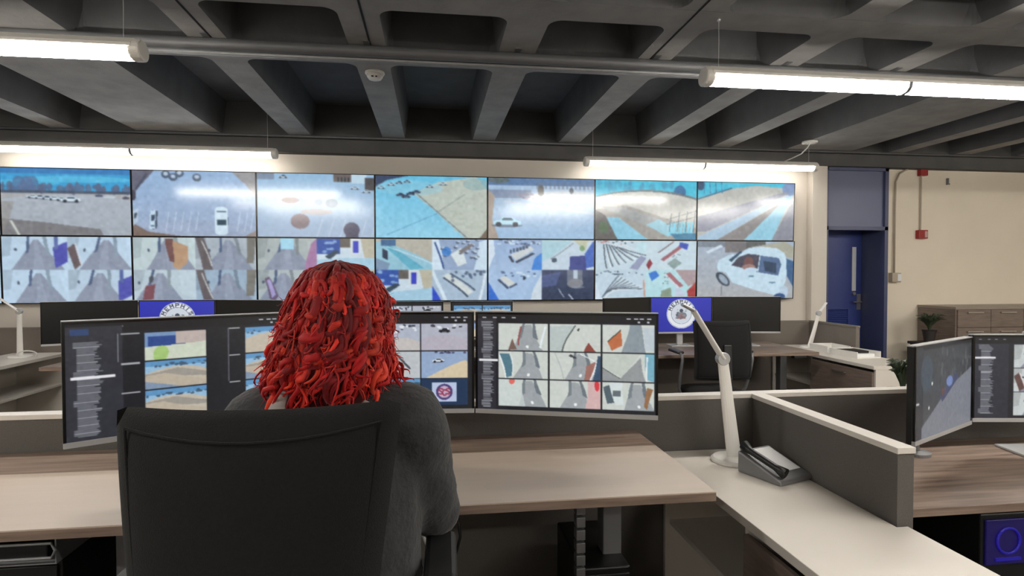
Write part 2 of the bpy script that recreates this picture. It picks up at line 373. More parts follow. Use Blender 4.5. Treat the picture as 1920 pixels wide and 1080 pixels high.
def car(c, x, y, s, col=(225,235,240), dark=(30,40,60), asp=1.78):
    c.ell(x, y+s*.32, s*1.1, s*.22*asp*.6, (60,60,70), .6)
    c.poly([(x-s,y),(x-s*.95,y-s*.25),(x-s*.5,y-s*.35),(x-s*.3,y-s*.75),(x+s*.35,y-s*.75),(x+s*.6,y-s*.35),(x+s,y-s*.2),(x+s,y+s*.2),(x-s,y+s*.25)], col)
    c.poly([(x-s*.4,y-s*.3),(x-s*.25,y-s*.63),(x+s*.3,y-s*.63),(x+s*.48,y-s*.3)], dark)
    for k in (-.6,.6): c.ell(x+k*s, y+s*.2, s*.2, s*.3, (20,20,25))
G = (168,182,200)
def T1():
    c = Cv(170,96).fill((196,190,186),(150,140,136)); c.rect(0,0,1,.34,(40,150,205)); c.rect(0,0,1,.08,(30,90,160),.7); c.ell(.6,.16,.4,.05,(90,200,230),.6); c.ell(.2,.22,.25,.05,(80,190,225),.6)
    for k in range(40): c.ell(rng.uniform(0,1), rng.uniform(.27,.33), rng.uniform(.01,.03), rng.uniform(.03,.08), (78,84,112), .8)
    for x in (.14,.2,.24): c.ell(x,.24,.05,.12,(74,92,130),.7)
    c.rect(0,.33,1,.37,(60,64,80)); c.ell(.5,.72,.75,.33,(178,182,190),.7)
    for k in range(6): car(c,.24+k*.055,.43+k*.008,.045)
    car(c,.53,.47,.075); c.ell(.75,.4,.03,.02,(60,60,80)); c.ell(.83,.42,.05,.02,(200,205,210)); c.ell(.96,.43,.03,.02,(70,60,70))
    c.poly([(0,.75),(.3,.8),(.75,.9),(.78,1),(0,1)],(120,110,106)); c.poly([(0,.5),(.1,.5),(.06,.75),(0,1)],(150,135,120),.6); c.line(.07,.78,.13,1,.02,(210,205,190)); return c.mott(6).blur(2)
def T2():
    c = Cv(170,96).fill((150,178,212),(164,172,196)); c.ell(.5,1.5,.9,.75,(164,170,190),.5); c.poly([(0,0),(.18,0),(.06,.25),(0,.4)],(90,80,92)); c.poly([(.8,0),(1,0),(1,.4),(.92,.2)],(150,140,134)); c.line(.03,.3,.12,.05,.02,(60,56,70))
    c.poly([(0,.8),(.12,.93),(.4,1),(0,1)],(120,90,72)); c.poly([(.9,1),(1,.9),(1,1)],(150,125,110))
    for x in (.26,.32,.38,.44,.5,.84,.9,.95): c.line(x,.93,x+.03,.62,.006,(205,215,228))
    for x,y in ((.27,.06),(.33,.1),(.38,.04),(.52,.1)): c.ell(x,y,.035,.06,(60,70,90)); c.ell(x,y-.01,.02,.03,(190,200,215))
    c.poly([(.16,.6),(.2,.62),(.19,.88),(.15,.9)],(60,66,80)); c.poly([(.14,.62),(.185,.6),(.175,.88),(.13,.9)],(205,222,235)); c.poly([(.15,.68),(.178,.67),(.172,.76),(.146,.77)],(40,50,70)); c.rect(.14,.83,.168,.85,(60,80,100)); c.poly([(.0,.62),(.045,.58),(.04,.78),(.0,.85)],(190,202,214)); c.poly([(.01,.66),(.035,.64),(.03,.72),(.01,.74)],(50,56,70)); c.ell(.01,.38,.02,.08,(50,40,50))
    c.ell(.715,.76,.055,.2,(70,76,92)); c.rect(.66,.58,.765,.93,(222,236,244)); c.ell(.712,.58,.05,.04,(222,236,244)); c.ell(.712,.93,.052,.05,(222,236,244)); c.rect(.675,.74,.752,.82,(30,50,60)); c.rect(.675,.6,.752,.63,(60,90,110)); return c.mott(6).blur(2)
def T3():
    c = Cv(170,96).fill((150,186,216),(176,188,208)); c.rect(0,0,.15,.1,(120,130,150)); c.rect(.65,0,.8,.13,(100,80,70)); c.rect(.8,0,.93,.15,(200,220,230)); c.rect(.92,.05,1,.25,(70,56,50))
    for x in (.68,.71,.74,.77): c.rect(x,.05,x+.012,.13,(30,26,24))
    for x,y in ((.22,.06),(.83,.22),(.93,.27)): car(c,x,y,.04,(210,220,228))
    c.ell(.28,.42,.075,.05,(140,96,84),.9); c.ell(.36,.75,.08,.12,(130,96,92),.9); c.ell(.5,.6,.14,.045,(186,160,150),.8); c.ell(.63,.46,.055,.07,(110,124,140),.9); c.ell(.52,.45,.035,.05,(130,142,158),.8)
    c.ell(.8,.88,.07,.12,(72,60,76),.95); c.rect(.745,.85,.86,1,(72,60,76),.9)
    for x in (.5,.6,.7,.88,.97): c.line(x+.05,.72,x,1,.008,(205,214,226))
    return c.mott(4).blur(2)
def T4():
    c = Cv(170,96).fill((100,190,222),(150,210,232)); c.poly([(.33,.28),(.55,.1),(.9,.0),(1,.2),(1,1),(.8,1),(.52,.55)],(196,196,176)); c.ell(.9,.12,.12,.1,(150,176,170),.7); c.poly([(0,0),(.3,0),(.1,.08),(0,.2)],(46,50,74)); c.ell(.3,.2,.3,.12,(150,205,220),.5)
    c.line(.36,.28,.82,1,.012,(110,120,120)); c.line(.56,.57,.8,.28,.012,(150,150,140)); c.line(.1,.95,.55,.6,.01,(90,150,180)); c.poly([(.93,1),(1,.84),(1,1)],(110,84,60)); c.speck(40,.6,.3,1,.9,[(180,176,150),(210,208,190)],(.01,.03),.35)
    for x,y in ((.22,.31),(.27,.34),(.31,.29),(.36,.26)): car(c,x,y,.04,(60,66,90),(20,20,40))
    for x,y in ((.05,.2),(.14,.15),(.21,.12),(.28,.1),(.48,.17),(.6,.13)): car(c,x,y,.035,(210,222,230))
    return c.mott(6).blur(2)
def T5():
    c = Cv(170,96).fill((170,186,204),(160,190,220)); c.rect(0,0,1,.13,(84,110,150)); c.rect(0,.12,.5,.2,(170,190,215)); c.ell(.1,.04,.1,.05,(90,96,90)); c.rect(0,.2,.4,.33,(130,138,160)); c.poly([(0,.2),(.06,.3),(.04,.7),(.1,1),(0,1)],(176,150,128)); c.ell(.75,.3,.35,.1,(208,202,196),.8)
    for k in range(14): c.rect(.45+k*.04,.06,.47+k*.04,.18,(96,104,120),.6)
    c.ell(.49,.2,.03,.1,(80,70,64)); c.ell(.78,.2,.02,.05,(60,60,70)); c.speck(18,.28,.26,.42,.34,[(90,80,100),(150,120,130)],(.008,.02),.8)
    c.line(.15,.38,1,.58,.03,(200,196,196),.6); car(c,.175,.74,.13,(190,228,238),(30,60,80)); c.line(.8,.9,1,.6,.01,(150,160,190),.6); return c.mott(6).blur(2)
def T6():
    c = Cv(170,96).fill((60,190,215),(60,190,215))
    for k in range(26): c.ell(rng.uniform(0,.75), rng.uniform(.02,.16), rng.uniform(.01,.03), rng.uniform(.03,.09), (60,140,175), .5)
    c.ell(.83,.2,.06,.13,(50,90,140),.9); c.ell(.5,1.0,.95,.84,(104,104,100)); c.ell(.48,1.03,.97,.84,(202,192,176)); c.rect(0,.55,1,1,(202,192,176),0)
    c.poly([(0,.5),(.3,.42),(1,.8),(1,1),(0,1)],(150,136,122),.75); c.poly([(.05,.45),(.25,.45),(1,.85),(1,.98),(.75,.95)],(165,160,152)); c.poly([(.1,.62),(.22,.62),(.52,1),(.22,1)],(140,200,220)); c.poly([(.5,.75),(.62,.65),(.8,.8),(.72,.95)],(160,205,215))
    c.poly([(0,.5),(.1,.6),(.22,1),(0,1)],(92,80,70)); c.ell(.08,.8,.05,.1,(80,96,60))
    for k in range(7): c.poly([(.74+k*.035,.7+.0*k),(.765+k*.035,.69),(.75+k*.035,.92),(.72+k*.035,.93)],(130,215,235))
    for k in range(4): c.line(.75+k*.08,.55-.02*k,.73+k*.08,.86,.006,(60,60,60))
    c.line(.7,.66,1,.5,.008,(90,84,76)); c.line(.7,.74,1,.6,.008,(90,84,76)); c.poly([(.74,.9),(1,.88),(1,1),(.8,1)],(60,120,150)); return c.mott(6).blur(2)
def T7():
    c = Cv(170,96).fill((60,190,215),(60,190,215)); c.poly([(0,.28),(.3,.12),(.6,.05),(1,.1),(1,1),(0,1)],(196,186,170)); c.line(0,.3,.35,.1,.02,(40,90,120)); c.ell(.03,.05,.04,.1,(40,60,90)); c.ell(.95,.1,.08,.12,(120,140,180))
    for k in range(4): c.line(.06+.06*k,.0,.07+.06*k,.2,.008,(40,110,150))
    c.poly([(0,.6),(.9,.15),(.95,.17),(.1,.85),(0,.85)],(146,140,150)); c.poly([(0,.95),(.93,.2),(.95,.22),(.2,1),(0,1)],(172,196,214)); c.poly([(.2,1),(.95,.25),(.97,.25),(.5,1)],(140,126,118)); c.poly([(.48,1),(.92,.25),(.98,.2),(.77,1)],(150,205,222)); c.poly([(.77,1),(.98,.3),(1,.3),(1,1)],(140,134,140)); return c.mott(6).blur(2)
def hall(c, v=0, wall=(196,214,230), fl=(140,142,156)):
    x = .4+.2*rng.rand(); sh = tuple(q*.87 for q in wall)
    c.fill(wall); c.poly([(0,0),(.18,0),(.12,.6),(0,.65)],sh); c.poly([(x-.04,.1),(x+.04,.1),(x+.42,1),(x-.4,1)],fl); c.poly([(x-.02,.1),(x+.02,.1),(x+.1,1),(x-.08,1)],tuple(q*1.15 for q in fl),.6)
    c.poly([(x+.1,0),(x+.16,0),(x+.2,.6),(x+.15,.55)],tuple(q*.7 for q in wall)); c.poly([(x-.13,0),(x-.09,0),(x-.12,.45),(x-.17,.5)],(70,80,110))
    c.poly([(x+.3,0),(1,0),(1,.9),(x+.38,.75)],tuple(min(250,q*1.04) for q in wall)); c.ell(x-.32,.4,.02,.05,(60,66,80))
    if v == 1: c.poly([(.78,.3),(1,.15),(1,.75),(.8,.95)],(66,60,160)); c.rect(.8,0,.86,.4,(80,90,150))
    if v == 2: c.poly([(.0,.35),(.1,.2),(.22,.85),(.12,1)],(96,70,66)); c.line(.12,.2,.24,.9,.02,(230,220,220))
    if v == 3: c.poly([(.0,.0),(.14,0),(.28,1),(.12,1)],(92,74,70)); c.line(.1,.1,.26,.9,.02,(220,214,205)); c.poly([(.85,0),(1,0),(.95,.8),(.82,.8)],(120,108,92))
    if v == 4: c.poly([(.66,.1),(.9,.3),(.86,.8),(.7,1),(.6,.9)],(190,140,96)); c.poly([(.55,.05),(.68,.05),(.64,.8),(.56,.75)],(110,60,50))
    if v == 5: c.poly([(.2,.5),(.36,.45),(.34,.9),(.15,.95)],(120,52,56)); c.ell(.28,.3,.04,.1,(60,56,60))
    if v == 6: c.poly([(.1,.3),(.17,.22),(.35,.85),(.28,1),(.2,.9)],(96,72,92)); c.poly([(.13,.35),(.18,.3),(.3,.8),(.24,.9)],(170,150,200))
    if v == 7: c.poly([(.9,.2),(1,0),(1,1),(.8,1)],(170,110,150)); c.rect(x-.12,0,x+.1,.35,(170,220,238))
def Q(fs):
    c = Cv(170,96)
    for i, f in enumerate(fs):
        c.sub((i%2)*.5,(i//2)*.5,(i%2)*.5+.5,(i//2)*.5+.5); f(c)
    c.R = (0,0,1,1); return c.mott(5).blur(2)
def mural(c):
    c.fill((214,224,230)); c.rect(.0,0,.4,.5,(40,66,150)); c.speck(8,.05,.05,.35,.45,[(150,180,220)],(.03,.05),.8); c.rect(.4,0,.6,.3,(96,80,66)); c.rect(.58,0,.75,.5,(225,225,220)); c.rect(.62,.08,.72,.45,(50,50,180)); c.poly([(.75,0),(1,0),(1,.6),(.85,.7)],(196,180,150)); c.poly([(.15,.6),(.33,.4),(.42,.45),(.24,.7)],(40,50,60)); c.poly([(0,.7),(1,.6),(1,1),(0,1)],(170,205,222))
def cornerroom(c):
    c.fill((190,176,154)); c.poly([(0,.1),(.2,.1),(1,.75),(1,1),(0,1)],(150,196,210)); c.poly([(.15,.2),(.25,.2),(.85,.95),(.6,1)],(90,170,190)); c.rect(.1,.02,.35,.22,(56,90,130)); c.poly([(.12,.3),(.22,.4),(.22,.7),(.12,.6)],(24,30,50)); c.poly([(0,.6),(.25,.8),(.2,1),(0,1)],(120,140,165)); c.line(.2,.25,1,.8,.02,(230,240,244))
def cafe(c):
    c.fill((150,164,192)); c.poly([(0,0),(.12,0),(.2,1),(0,1)],(220,232,240)); c.poly([(.85,.1),(1,0),(1,1),(.75,1)],(214,228,238)); c.poly([(.3,.5),(.5,.3),(.6,.8),(.45,.9)],(226,230,226))
    for k in range(26):
        x,y = rng.uniform(.15,.85), rng.uniform(.02,.75); c.ell(x,y,.035,.04,(56,60,76),.8,rng.rand()); c.ell(x+.02,y-.03,.03,.03,(225,232,238),.8)
    c.ell(.24,.4,.08,.15,(40,110,200),.8); c.poly([(.45,.4),(.7,.15),(.74,.22),(.5,.5)],(120,104,96)); c.line(.05,.1,.2,.95,.03,(40,60,120))
def cafe2(c):
    c.fill((176,190,206)); c.poly([(0,.5),(.15,1),(0,1)],(40,60,190)); c.line(0,0,.22,1,.06,(226,236,242)); c.poly([(.2,.2),(.3,.12),(.72,.75),(.62,.85)],(224,224,214)); c.line(.2,.25,.62,.9,.04,(60,64,76)); c.line(.34,.12,.76,.7,.04,(70,76,90))
    for k in range(16): c.ell(rng.uniform(.35,.95), rng.uniform(.02,.4), .03, .05, (70,80,100), .8)
    c.line(.98,.1,.85,1,.05,(228,236,240))
def table(c):
    c.fill((150,172,208),(170,190,218)); c.poly([(.85,.6),(1,.4),(1,1),(.8,1)],(50,120,210)); c.poly([(0,0),(.1,0),(.12,.5),(0,1)],(224,232,240)); c.poly([(.4,.5),(.78,.2),(.85,.3),(.5,.68)],(214,212,208)); c.line(.5,.75,.84,.42,.06,(40,40,56)); c.line(.38,.55,.45,.75,.05,(40,40,56))
    for k in range(6): c.rect(.4+.06*k,.33-.03*k,.44+.06*k,.45-.03*k,(60,70,90))
    c.speck(24,.15,.0,1,.18,[(60,70,96),(225,235,240)],(.02,.04),.8)
def table2(c):
    c.fill((170,192,222)); c.poly([(0,.4),(.22,1),(0,1)],(46,96,200)); c.poly([(.2,.25),(.3,.18),(.52,.42),(.38,.5)],(220,216,206)); c.line(.18,.3,.38,.58,.05,(50,56,76)); c.line(.4,.55,.53,.42,.05,(60,66,86)); c.speck(14,.25,.05,.9,.2,[(60,76,110),(225,235,240)],(.02,.04),.8); c.ell(.66,.25,.03,.06,(40,46,60)); c.poly([(.85,.6),(1,.1),(1,1),(.8,1)],(220,226,230))
def roomblue(c):
    c.fill((206,216,224)); c.poly([(0,0),(.6,0),(.1,.6),(0,.7)],(176,210,216)); c.line(.15,.6,.6,.1,.02,(120,130,130)); c.poly([(.6,0),(.9,0),(.8,.4)],(200,196,160)); c.poly([(.5,.55),(.85,.55),(.85,1),(.52,1)],(52,54,120)); c.poly([(.8,.5),(1,0),(1,.9),(.85,.95)],(60,90,180)); c.ell(.22,.65,.05,.08,(60,70,84)); c.ell(.75,.3,.05,.1,(110,150,80),.8)
def darkroom(c):
    c.fill((52,54,80),(44,44,62)); c.poly([(0,.2),(.35,.05),(.3,.5),(0,.6)],(74,78,120)); c.rect(.48,0,.78,.4,(110,110,120)); c.rect(.6,0,.68,.3,(196,206,214)); c.ell(.66,.42,.15,.15,(140,132,130),.9); c.line(.35,.6,.45,.9,.02,(180,180,190)); c.line(.55,.8,.62,1,.03,(200,200,210)); c.ell(.72,.55,.12,.04,(150,150,160),.6)
def rows(c):
    c.fill((206,220,226))
    for k in range(7): c.line(.15+.05*k,.1+.02*k,.25+.13*k,.95-.07*k,.025,(74,78,84)); c.line(.2+.05*k,.1,.33+.12*k,.9-.07*k,.022,(235,238,236))
    c.speck(20,.05,.0,.7,.12,[(40,46,56),(225,230,235),(190,120,110)],(.012,.03),.9); c.poly([(.7,.95),(.9,.5),(1,.6),(.85,1)],(150,150,176)); c.ell(.92,.2,.12,.25,(200,226,230))
def rows2(c):
    c.fill((202,216,224)); 
    for k in range(8): c.line(.15+.02*k,.95-.04*k,.45+.07*k,.2+.06*k,.022,(80,84,92)); c.line(.2+.02*k,.98-.04*k,.5+.07*k,.22+.06*k,.02,(232,236,236))
    c.speck(18,.02,.02,.95,.18,[(30,34,46),(70,90,100)],(.012,.03),.9); c.poly([(0,.4),(.15,1),(0,1)],(224,230,236)); c.line(.95,.3,.98,.9,.03,(210,150,120))
def redroom(c):
    c.fill((208,222,226)); c.line(.3,.7,.75,.1,.09,(160,84,88)); c.line(.35,.72,.82,.1,.03,(226,214,214)); c.line(.22,.45,.55,.02,.03,(120,90,90)); c.poly([(.66,.05),(.84,.1),(.8,.3),(.64,.2)],(46,62,170)); c.poly([(.4,.8),(.55,.6),(.7,.75),(.55,.98)],(140,156,146)); c.poly([(0,.85),(.06,.65),(.12,.8),(.05,1)],(140,30,36)); c.speck(8,.5,.2,.65,.6,[(90,90,100)],(.01,.02),.9)
def redroom2(c):
    c.fill((190,226,226)); c.poly([(.6,0),(1,0),(1,.5),(.85,.6)],(176,144,140)); c.line(.45,.1,.72,.6,.09,(170,90,92)); c.line(.38,.1,.66,.65,.04,(222,224,224)); c.poly([(.05,.1),(.2,.02),(.28,.18),(.12,.35)],(46,110,205)); c.poly([(.3,.7),(.5,.6),(.5,1),(.28,1)],(140,150,120)); c.poly([(.82,.75),(1,.45),(1,1),(.84,1)],(176,50,40)); c.poly([(.6,.6),(.8,.8),(.7,1),(.55,.95)],(206,212,224)); c.speck(8,.35,.1,.45,.5,[(80,90,100)],(.01,.02),.9)
def B7():
    c = Cv(170,96).fill((168,176,190),(176,170,166)); c.rect(.28,0,.52,.2,(120,106,100)); c.rect(0,0,.28,.1,(120,124,130)); c.rect(.5,0,.7,.12,(90,84,76)); c.poly([(.55,.1),(.9,0),(1,.1),(1,.3)],(176,166,140)); c.line(.25,.95,.27,.3,.01,(120,116,112)); c.line(.1,.2,.25,.08,.04,(220,228,236))
    c.poly([(.2,.45),(.22,.33),(.32,.24),(.42,.22),(.52,.12),(.64,.09),(.82,.12),(.9,.2),(.94,.4),(.92,.7),(.86,.9),(.8,.94),(.62,.86),(.36,.72),(.3,.55),(.22,.52)],(206,226,236))
    c.poly([(.35,.42),(.42,.28),(.52,.22),(.64,.24),(.62,.54),(.5,.48)],(60,50,60)); c.poly([(.65,.25),(.84,.29),(.87,.4),(.84,.6),(.63,.54)],(74,94,130)); c.poly([(.68,.34),(.82,.38),(.82,.56),(.7,.52)],(30,44,66)); c.ell(.53,.36,.05,.09,(110,60,50)); c.ell(.53,.45,.07,.05,(160,110,96)); c.ell(.56,.5,.07,.04,(200,220,235)); c.poly([(.32,.33),(.44,.17),(.46,.19),(.35,.36)],(40,60,80))
    c.ell(.265,.66,.055,.13,(50,56,64),1,-.4); c.ell(.27,.66,.035,.095,(150,160,170),1,-.4); c.ell(.56,.61,.03,.015,(90,120,140)); c.ell(.78,.72,.035,.015,(90,120,140)); c.poly([(.92,.3),(1,.35),(1,.8),(.93,.6)],(46,80,120)); c.ell(.9,.88,.05,.1,(190,206,220)); c.ell(.86,.97,.06,.06,(30,60,110)); return c.mott(6).blur(2)
def lowlot(c, k=0):
    c.fill((150,190,220)); c.ell(.5,1.1,.8,.85,(196,186,170)); c.poly([(0,.45),(.5,.3),(1,.55),(1,.7),(0,.55)],(120,120,120),.5) if k == 1 else None
    c.rect(0,0,1,.2,(96,150,196)); c.speck(16,0,.12,1,.24,[(60,80,100)],(.02,.05),.8)
    if k == 1: c.poly([(0,.5),(.3,.45),(1,.85),(1,1),(0,1)],(190,178,160)); c.poly([(0,.7),(.6,1),(0,1)],(130,150,175))
    if k == 2: c.fill((176,184,200)); c.speck(20,.05,.05,.95,.3,[(50,56,70),(225,230,235)],(.03,.05),.9); c.ell(.6,1,.5,.5,(206,196,186),.7); c.ell(.1,.1,.3,.2,(190,216,230),.5)
    if k == 3: c.fill((178,182,196)); c.speck(10,.2,.05,.9,.2,[(60,60,70),(225,230,235)],(.03,.05),.9); car(c,.5,.26,.12,(30,32,40)); c.ell(.5,.9,.6,.5,(184,176,188),.7)
    if k == 4: c.fill((150,172,204)); c.poly([(.1,1),(.95,.35),(1,.4),(1,1)],(216,200,170)); car(c,.38,.38,.13,(226,234,240)); c.speck(8,.3,.02,1,.1,[(60,60,90)],(.03,.05),.8)
    if k == 5: c.fill((190,196,200)); c.line(.5,.1,.8,.7,.05,(70,76,84)); c.ell(.2,.8,.5,.3,(210,196,180),.8)
    if k == 6: c.fill((120,150,190)); c.rect(.05,.15,.65,.5,(44,74,140)); c.rect(.5,0,1,.45,(190,176,170)); c.poly([(0,.55),(1,.4),(1,1),(0,1)],(206,214,196)); c.ell(.25,.8,.12,.3,(150,196,90),.7)
def halls(c, k):
    W = (206,212,206); c.fill(W)
    if k in (0,3,4): x = .6
    elif k in (6,7): x = .66 if k == 6 else .5
    else: x = .7 if k != 1 else .45
    if k == 1:
        c.poly([(0,.1),(.5,.05),(.28,1),(0,1)],(186,198,196)); c.line(.48,.05,.27,1,.03,(90,96,96)); c.poly([(.8,.65),(.7,1),(.92,1)],(140,70,60)); c.ell(.56,.2,.02,.05,(60,60,60)); return
    if k == 2: c.poly([(.1,.65),(.32,.2),(.4,.75),(.2,.95)],(190,110,70)); c.line(.1,.65,.33,.18,.02,(60,50,46)); c.poly([(.5,0),(.72,0),(.85,1),(.4,1)],(140,152,160)); c.poly([(.75,.1),(1,.1),(1,.9),(.85,.9)],(190,202,210)); return
    if k == 5: c.poly([(0,0),(.7,0),(.4,.85),(0,.5)],(196,204,196)); c.poly([(0,.55),(.38,.9),(.72,.1),(.85,1),(0,1)],(150,154,156)); c.line(.0,.55,.38,.9,.02,(80,84,84)); c.poly([(.8,0),(1,0),(1,1),(.86,.9)],(120,176,196)); c.line(.85,.1,.87,1,.03,(226,232,232)); return
    c.poly([(x-.06,.05),(x+.06,.05),(x+.3,1),(x-.3,1)],(160,166,170)); c.ell(x,.85,.03,.06,(240,244,244)); c.poly([(x-.12,0),(x-.07,0),(x-.1,.5),(x-.18,.6)],(120,130,136)); c.poly([(x+.08,0),(x+.13,0),(x+.22,.6),(x+.12,.5)],(110,120,128))
    if k == 0: c.poly([(.3,.55),(.2,1),(.38,.95)],(120,96,86)); c.line(.46,.1,.42,.8,.04,(150,90,90)); c.line(.95,.1,.85,.9,.04,(226,236,240))
    if k == 3: c.poly([(0,.1),(.2,.1),(.28,.9),(.15,1)],(84,124,140)); c.line(.0,.1,.15,1,.03,(230,236,236)); c.line(.22,.0,.28,.9,.03,(220,226,226))
    if k == 4: c.line(.1,.0,.28,1,.02,(180,188,188)); c.poly([(.7,.5),(.92,.3),(.8,1),(.68,1)],(160,110,100)); c.line(.6,.05,.92,.35,.03,(235,240,244)); c.line(.92,.35,.8,1,.03,(235,240,244)); c.poly([(.95,.1),(1,.1),(1,1),(.85,1)],(60,84,110)); c.speck(4,.4,.02,.55,.2,[(60,60,70)],(.02,.05),.9)
    if k == 6: c.ell(.3,.05,.07,.12,(220,110,100),.9); c.poly([(0,0),(.5,0),(.5,1),(0,1)],(206,216,214),.7); c.ell(.3,.05,.06,.12,(224,100,90),.9)
    if k == 7: c.poly([(.75,0),(1,0),(1,1),(.7,1)],(214,180,180)); c.ell(.93,.15,.05,.18,(215,60,70)); 
    if k == 8: c.poly([(.02,.2),(.15,.1),(.25,.75),(.1,.8)],(84,100,110)); c.poly([(.15,0),(.42,0),(.42,.8),(.25,.85)],(216,226,226)); c.rect(.2,.3,.36,.5,(100,110,116)); c.poly([(.8,.85),(.88,.15),(.98,.2),(.85,.95)],(150,110,76))
def uilist(c, x0, x1, y0, y1, n=62):
    for i in range(n):
        y = y0+(y1-y0)*i/n; ind = .0 if i%19 < 4 else .12
        c.rect(x0+ind*(x1-x0), y, x0+(x1-x0)*(.62+.28*rng.rand()), y+(y1-y0)/n*.55, (150,152,160))
def frameui(c):
    c.rect(0,0,1,1,(24,26,32)); c.rect(0,0,1,.085,(14,16,20))
    for x in (.03,.09,.14,.2,.84,.88,.91,.95): c.rect(x,.028,x+.022,.04,(190,190,196))
    for x in (.9,.95): c.rect(x,.06,x+.012,.075,(190,190,196))
def U_left():
    c = Cv(300,168); frameui(c); c.rect(.0,.03,.22,1,(44,46,54)); c.rect(.02,.05,.09,.1,(40,66,110)); uilist(c,.03,.155,.16,.97); c.rect(.02,.455,.19,.475,(232,232,236))
    c.rect(.2,.1,.205,.35,(150,150,160))
    for y in (.10,.365,.625): c.rect(.215,y,.29,y+.014,(170,172,176))
    for i,(x0,x1) in enumerate(((.31,.58),(.77,1.0))):
        for j in range(3):
            y0 = .105+j*.262; c.sub(x0,y0,x1 if x1 < 1 else 1.04,y0+.25); lowlot(c, 6 if (i,j) == (0,0) else 1 if j >= 1 else 0); c.R = (0,0,1,1)
    for j in range(3): c.rect(.69,.1+j*.262,.745,.112+j*.262,(170,172,176))
    c.rect(.685,.1,.69,.62,(90,90,100)); return c.mott(3).blur(1)
def U_mid():
    c = Cv(300,168); frameui(c); uilist(c,.03,.12,.14,.9)
    kk = [2,2,3,1,5,4,6,0]
    for j in range(3):
        for i in range(3):
            x0, y0 = .17+i*.27, .1+j*.29
            if (i,j) == (2,2):
                c.rect(x0,y0,x0+.262,y0+.28,(28,52,84)); c.rect(x0+.06,y0+.04,x0+.2,y0+.24,(186,198,226)); asp = 300/168
                X,Y = c.XY(); cx, cy = x0+.13, y0+.14; R2 = np.hypot((X-cx)*asp, Y-cy)
                c.put(R2 < .085, (80,66,120)); c.put(R2 < .062, (196,176,200))
                for ch, dx, dy in (('S',-.02,-.01),('C',0,.012),('S',.02,-.01)): glyph(c, ch, cx+dx*1.05, cy+dy*.6, .04, .06, 0, .013, (150,50,80), asp)
            else: c.sub(x0,y0,x0+.262,y0+.28); lowlot(c, kk[j*3+i]); c.R = (0,0,1,1)
    return c.mott(3).blur(1)
def U_right():
    c = Cv(300,168); frameui(c); c.rect(0,.05,.11,1,(40,40,48)); uilist(c,.025,.105,.08,.98); c.rect(.01,.47,.12,.492,(232,232,236))
    for j in range(3):
        for i in range(3): c.sub(.125+i*.292,.095+j*.292,.407+i*.292,.375+j*.292); halls(c, j*3+i); c.R = (0,0,1,1)
    return c.mott(3).blur(1)
def U_night():
    c = Cv(240,134).fill((50,54,58),(70,74,80)); c.rect(0,0,1,.04,(20,20,24)); c.rect(0,0,.12,1,(44,48,54)); c.ell(.18,.3,.1,.2,(60,76,90),.7)
    for k in range(40): c.ell(rng.uniform(.3,1), rng.uniform(.05,.45), rng.uniform(.005,.02), rng.uniform(.02,.06), [(40,42,46),(84,86,88),(100,104,104)][rng.randint(3)], .5)
    c.poly([(.1,.88),(.55,.52),(1,.33),(1,1),(.1,1)],(118,122,132)); c.poly([(.4,.58),(.7,.35),(.75,.42),(.45,.66)],(60,66,96)); c.ell(.58,.44,.06,.06,(110,130,180)); c.ell(.46,.54,.03,.05,(90,60,60)); c.ell(.27,.42,.012,.02,(225,225,220)); c.ell(.22,.68,.012,.02,(200,200,200)); c.line(.55,.9,1,.6,.01,(140,144,150),.5); c.rect(.0,.6,.06,.62,(200,200,204)); return c.mott(4).blur(2)
def U_far():
    c = Cv(240,134); frameui(c); c.rect(0,.09,.24,1,(40,42,52)); uilist(c,.03,.15,.1,.95); c.rect(.0,.25,.15,.27,(232,232,236))
    for j in range(3):
        for i in range(2): c.sub(.28+i*.36,.1+j*.29,.62+i*.36,.38+j*.29); hall(c, (1,0,2,3,0,1)[j*2+i], (200,206,206)); c.R = (0,0,1,1)
    return c.mott(3).blur(1)
def U_duo(s):
    c = Cv(130,74); c.rect(0,0,1,1,(24,26,30))
    for j in range(2):
        for i in range(2): c.sub(.04+i*.475,.1+j*.44,.5+i*.475,.52+j*.44); lowlot(c, (s,3,1,4)[j*2+i] if s == 2 else (1,0,4,3)[j*2+i]); c.R = (0,0,1,1)
    return c.mott(3).blur(1)
def U_seal():
    asp = 16/9; c = Cv(190,107).fill((34,44,178),(30,38,160)); X,Y = c.XY(); R2 = np.hypot((X-.5)*asp, Y-.47)
    c.put(R2 < .43, (228,232,238)); c.put((R2 < .3)&(R2 > .285), (120,130,150)); c.put(R2 < .27, (206,214,224)); c.put((R2 > .405)&(R2 < .415), (110,120,150))
    for k, ch in enumerate('MEMPHIS'):
        a = math.radians(-66+k*22); glyph(c, ch, .5+.355*math.sin(a)/asp, .47-.355*math.cos(a), .07, .085, a, .02, (50,56,80), asp)
    c.ell(.5,.52,.09,.1,(120,130,140)); c.poly([(.42,.62),(.5,.45),(.58,.62)],(150,110,110)); c.ell(.5,.38,.03,.05,(60,70,90)); c.speck(30,.41,.35,.59,.62,[(90,100,120),(170,150,140),(60,66,80)],(.008,.02),.7)
    c.ell(.04,.9,.01,.012,(150,160,230)); c.rect(.06,.89,.1,.905,(120,130,220)); return c.blur(1)
smat = bpy.data.materials.new('lit_display'); smat.use_nodes = True
_n = smat.node_tree; _b = _n.nodes['Principled BSDF']; _a = _n.nodes.new('ShaderNodeAttribute'); _a.attribute_name = 'picture'
_b.inputs['Base Color'].default_value = (.012,.012,.014,1); _b.inputs['Roughness'].default_value = .115; _b.inputs['Emission Strength'].default_value = SCREEN
_n.links.new(_a.outputs['Color'], _b.inputs['Emission Color'])
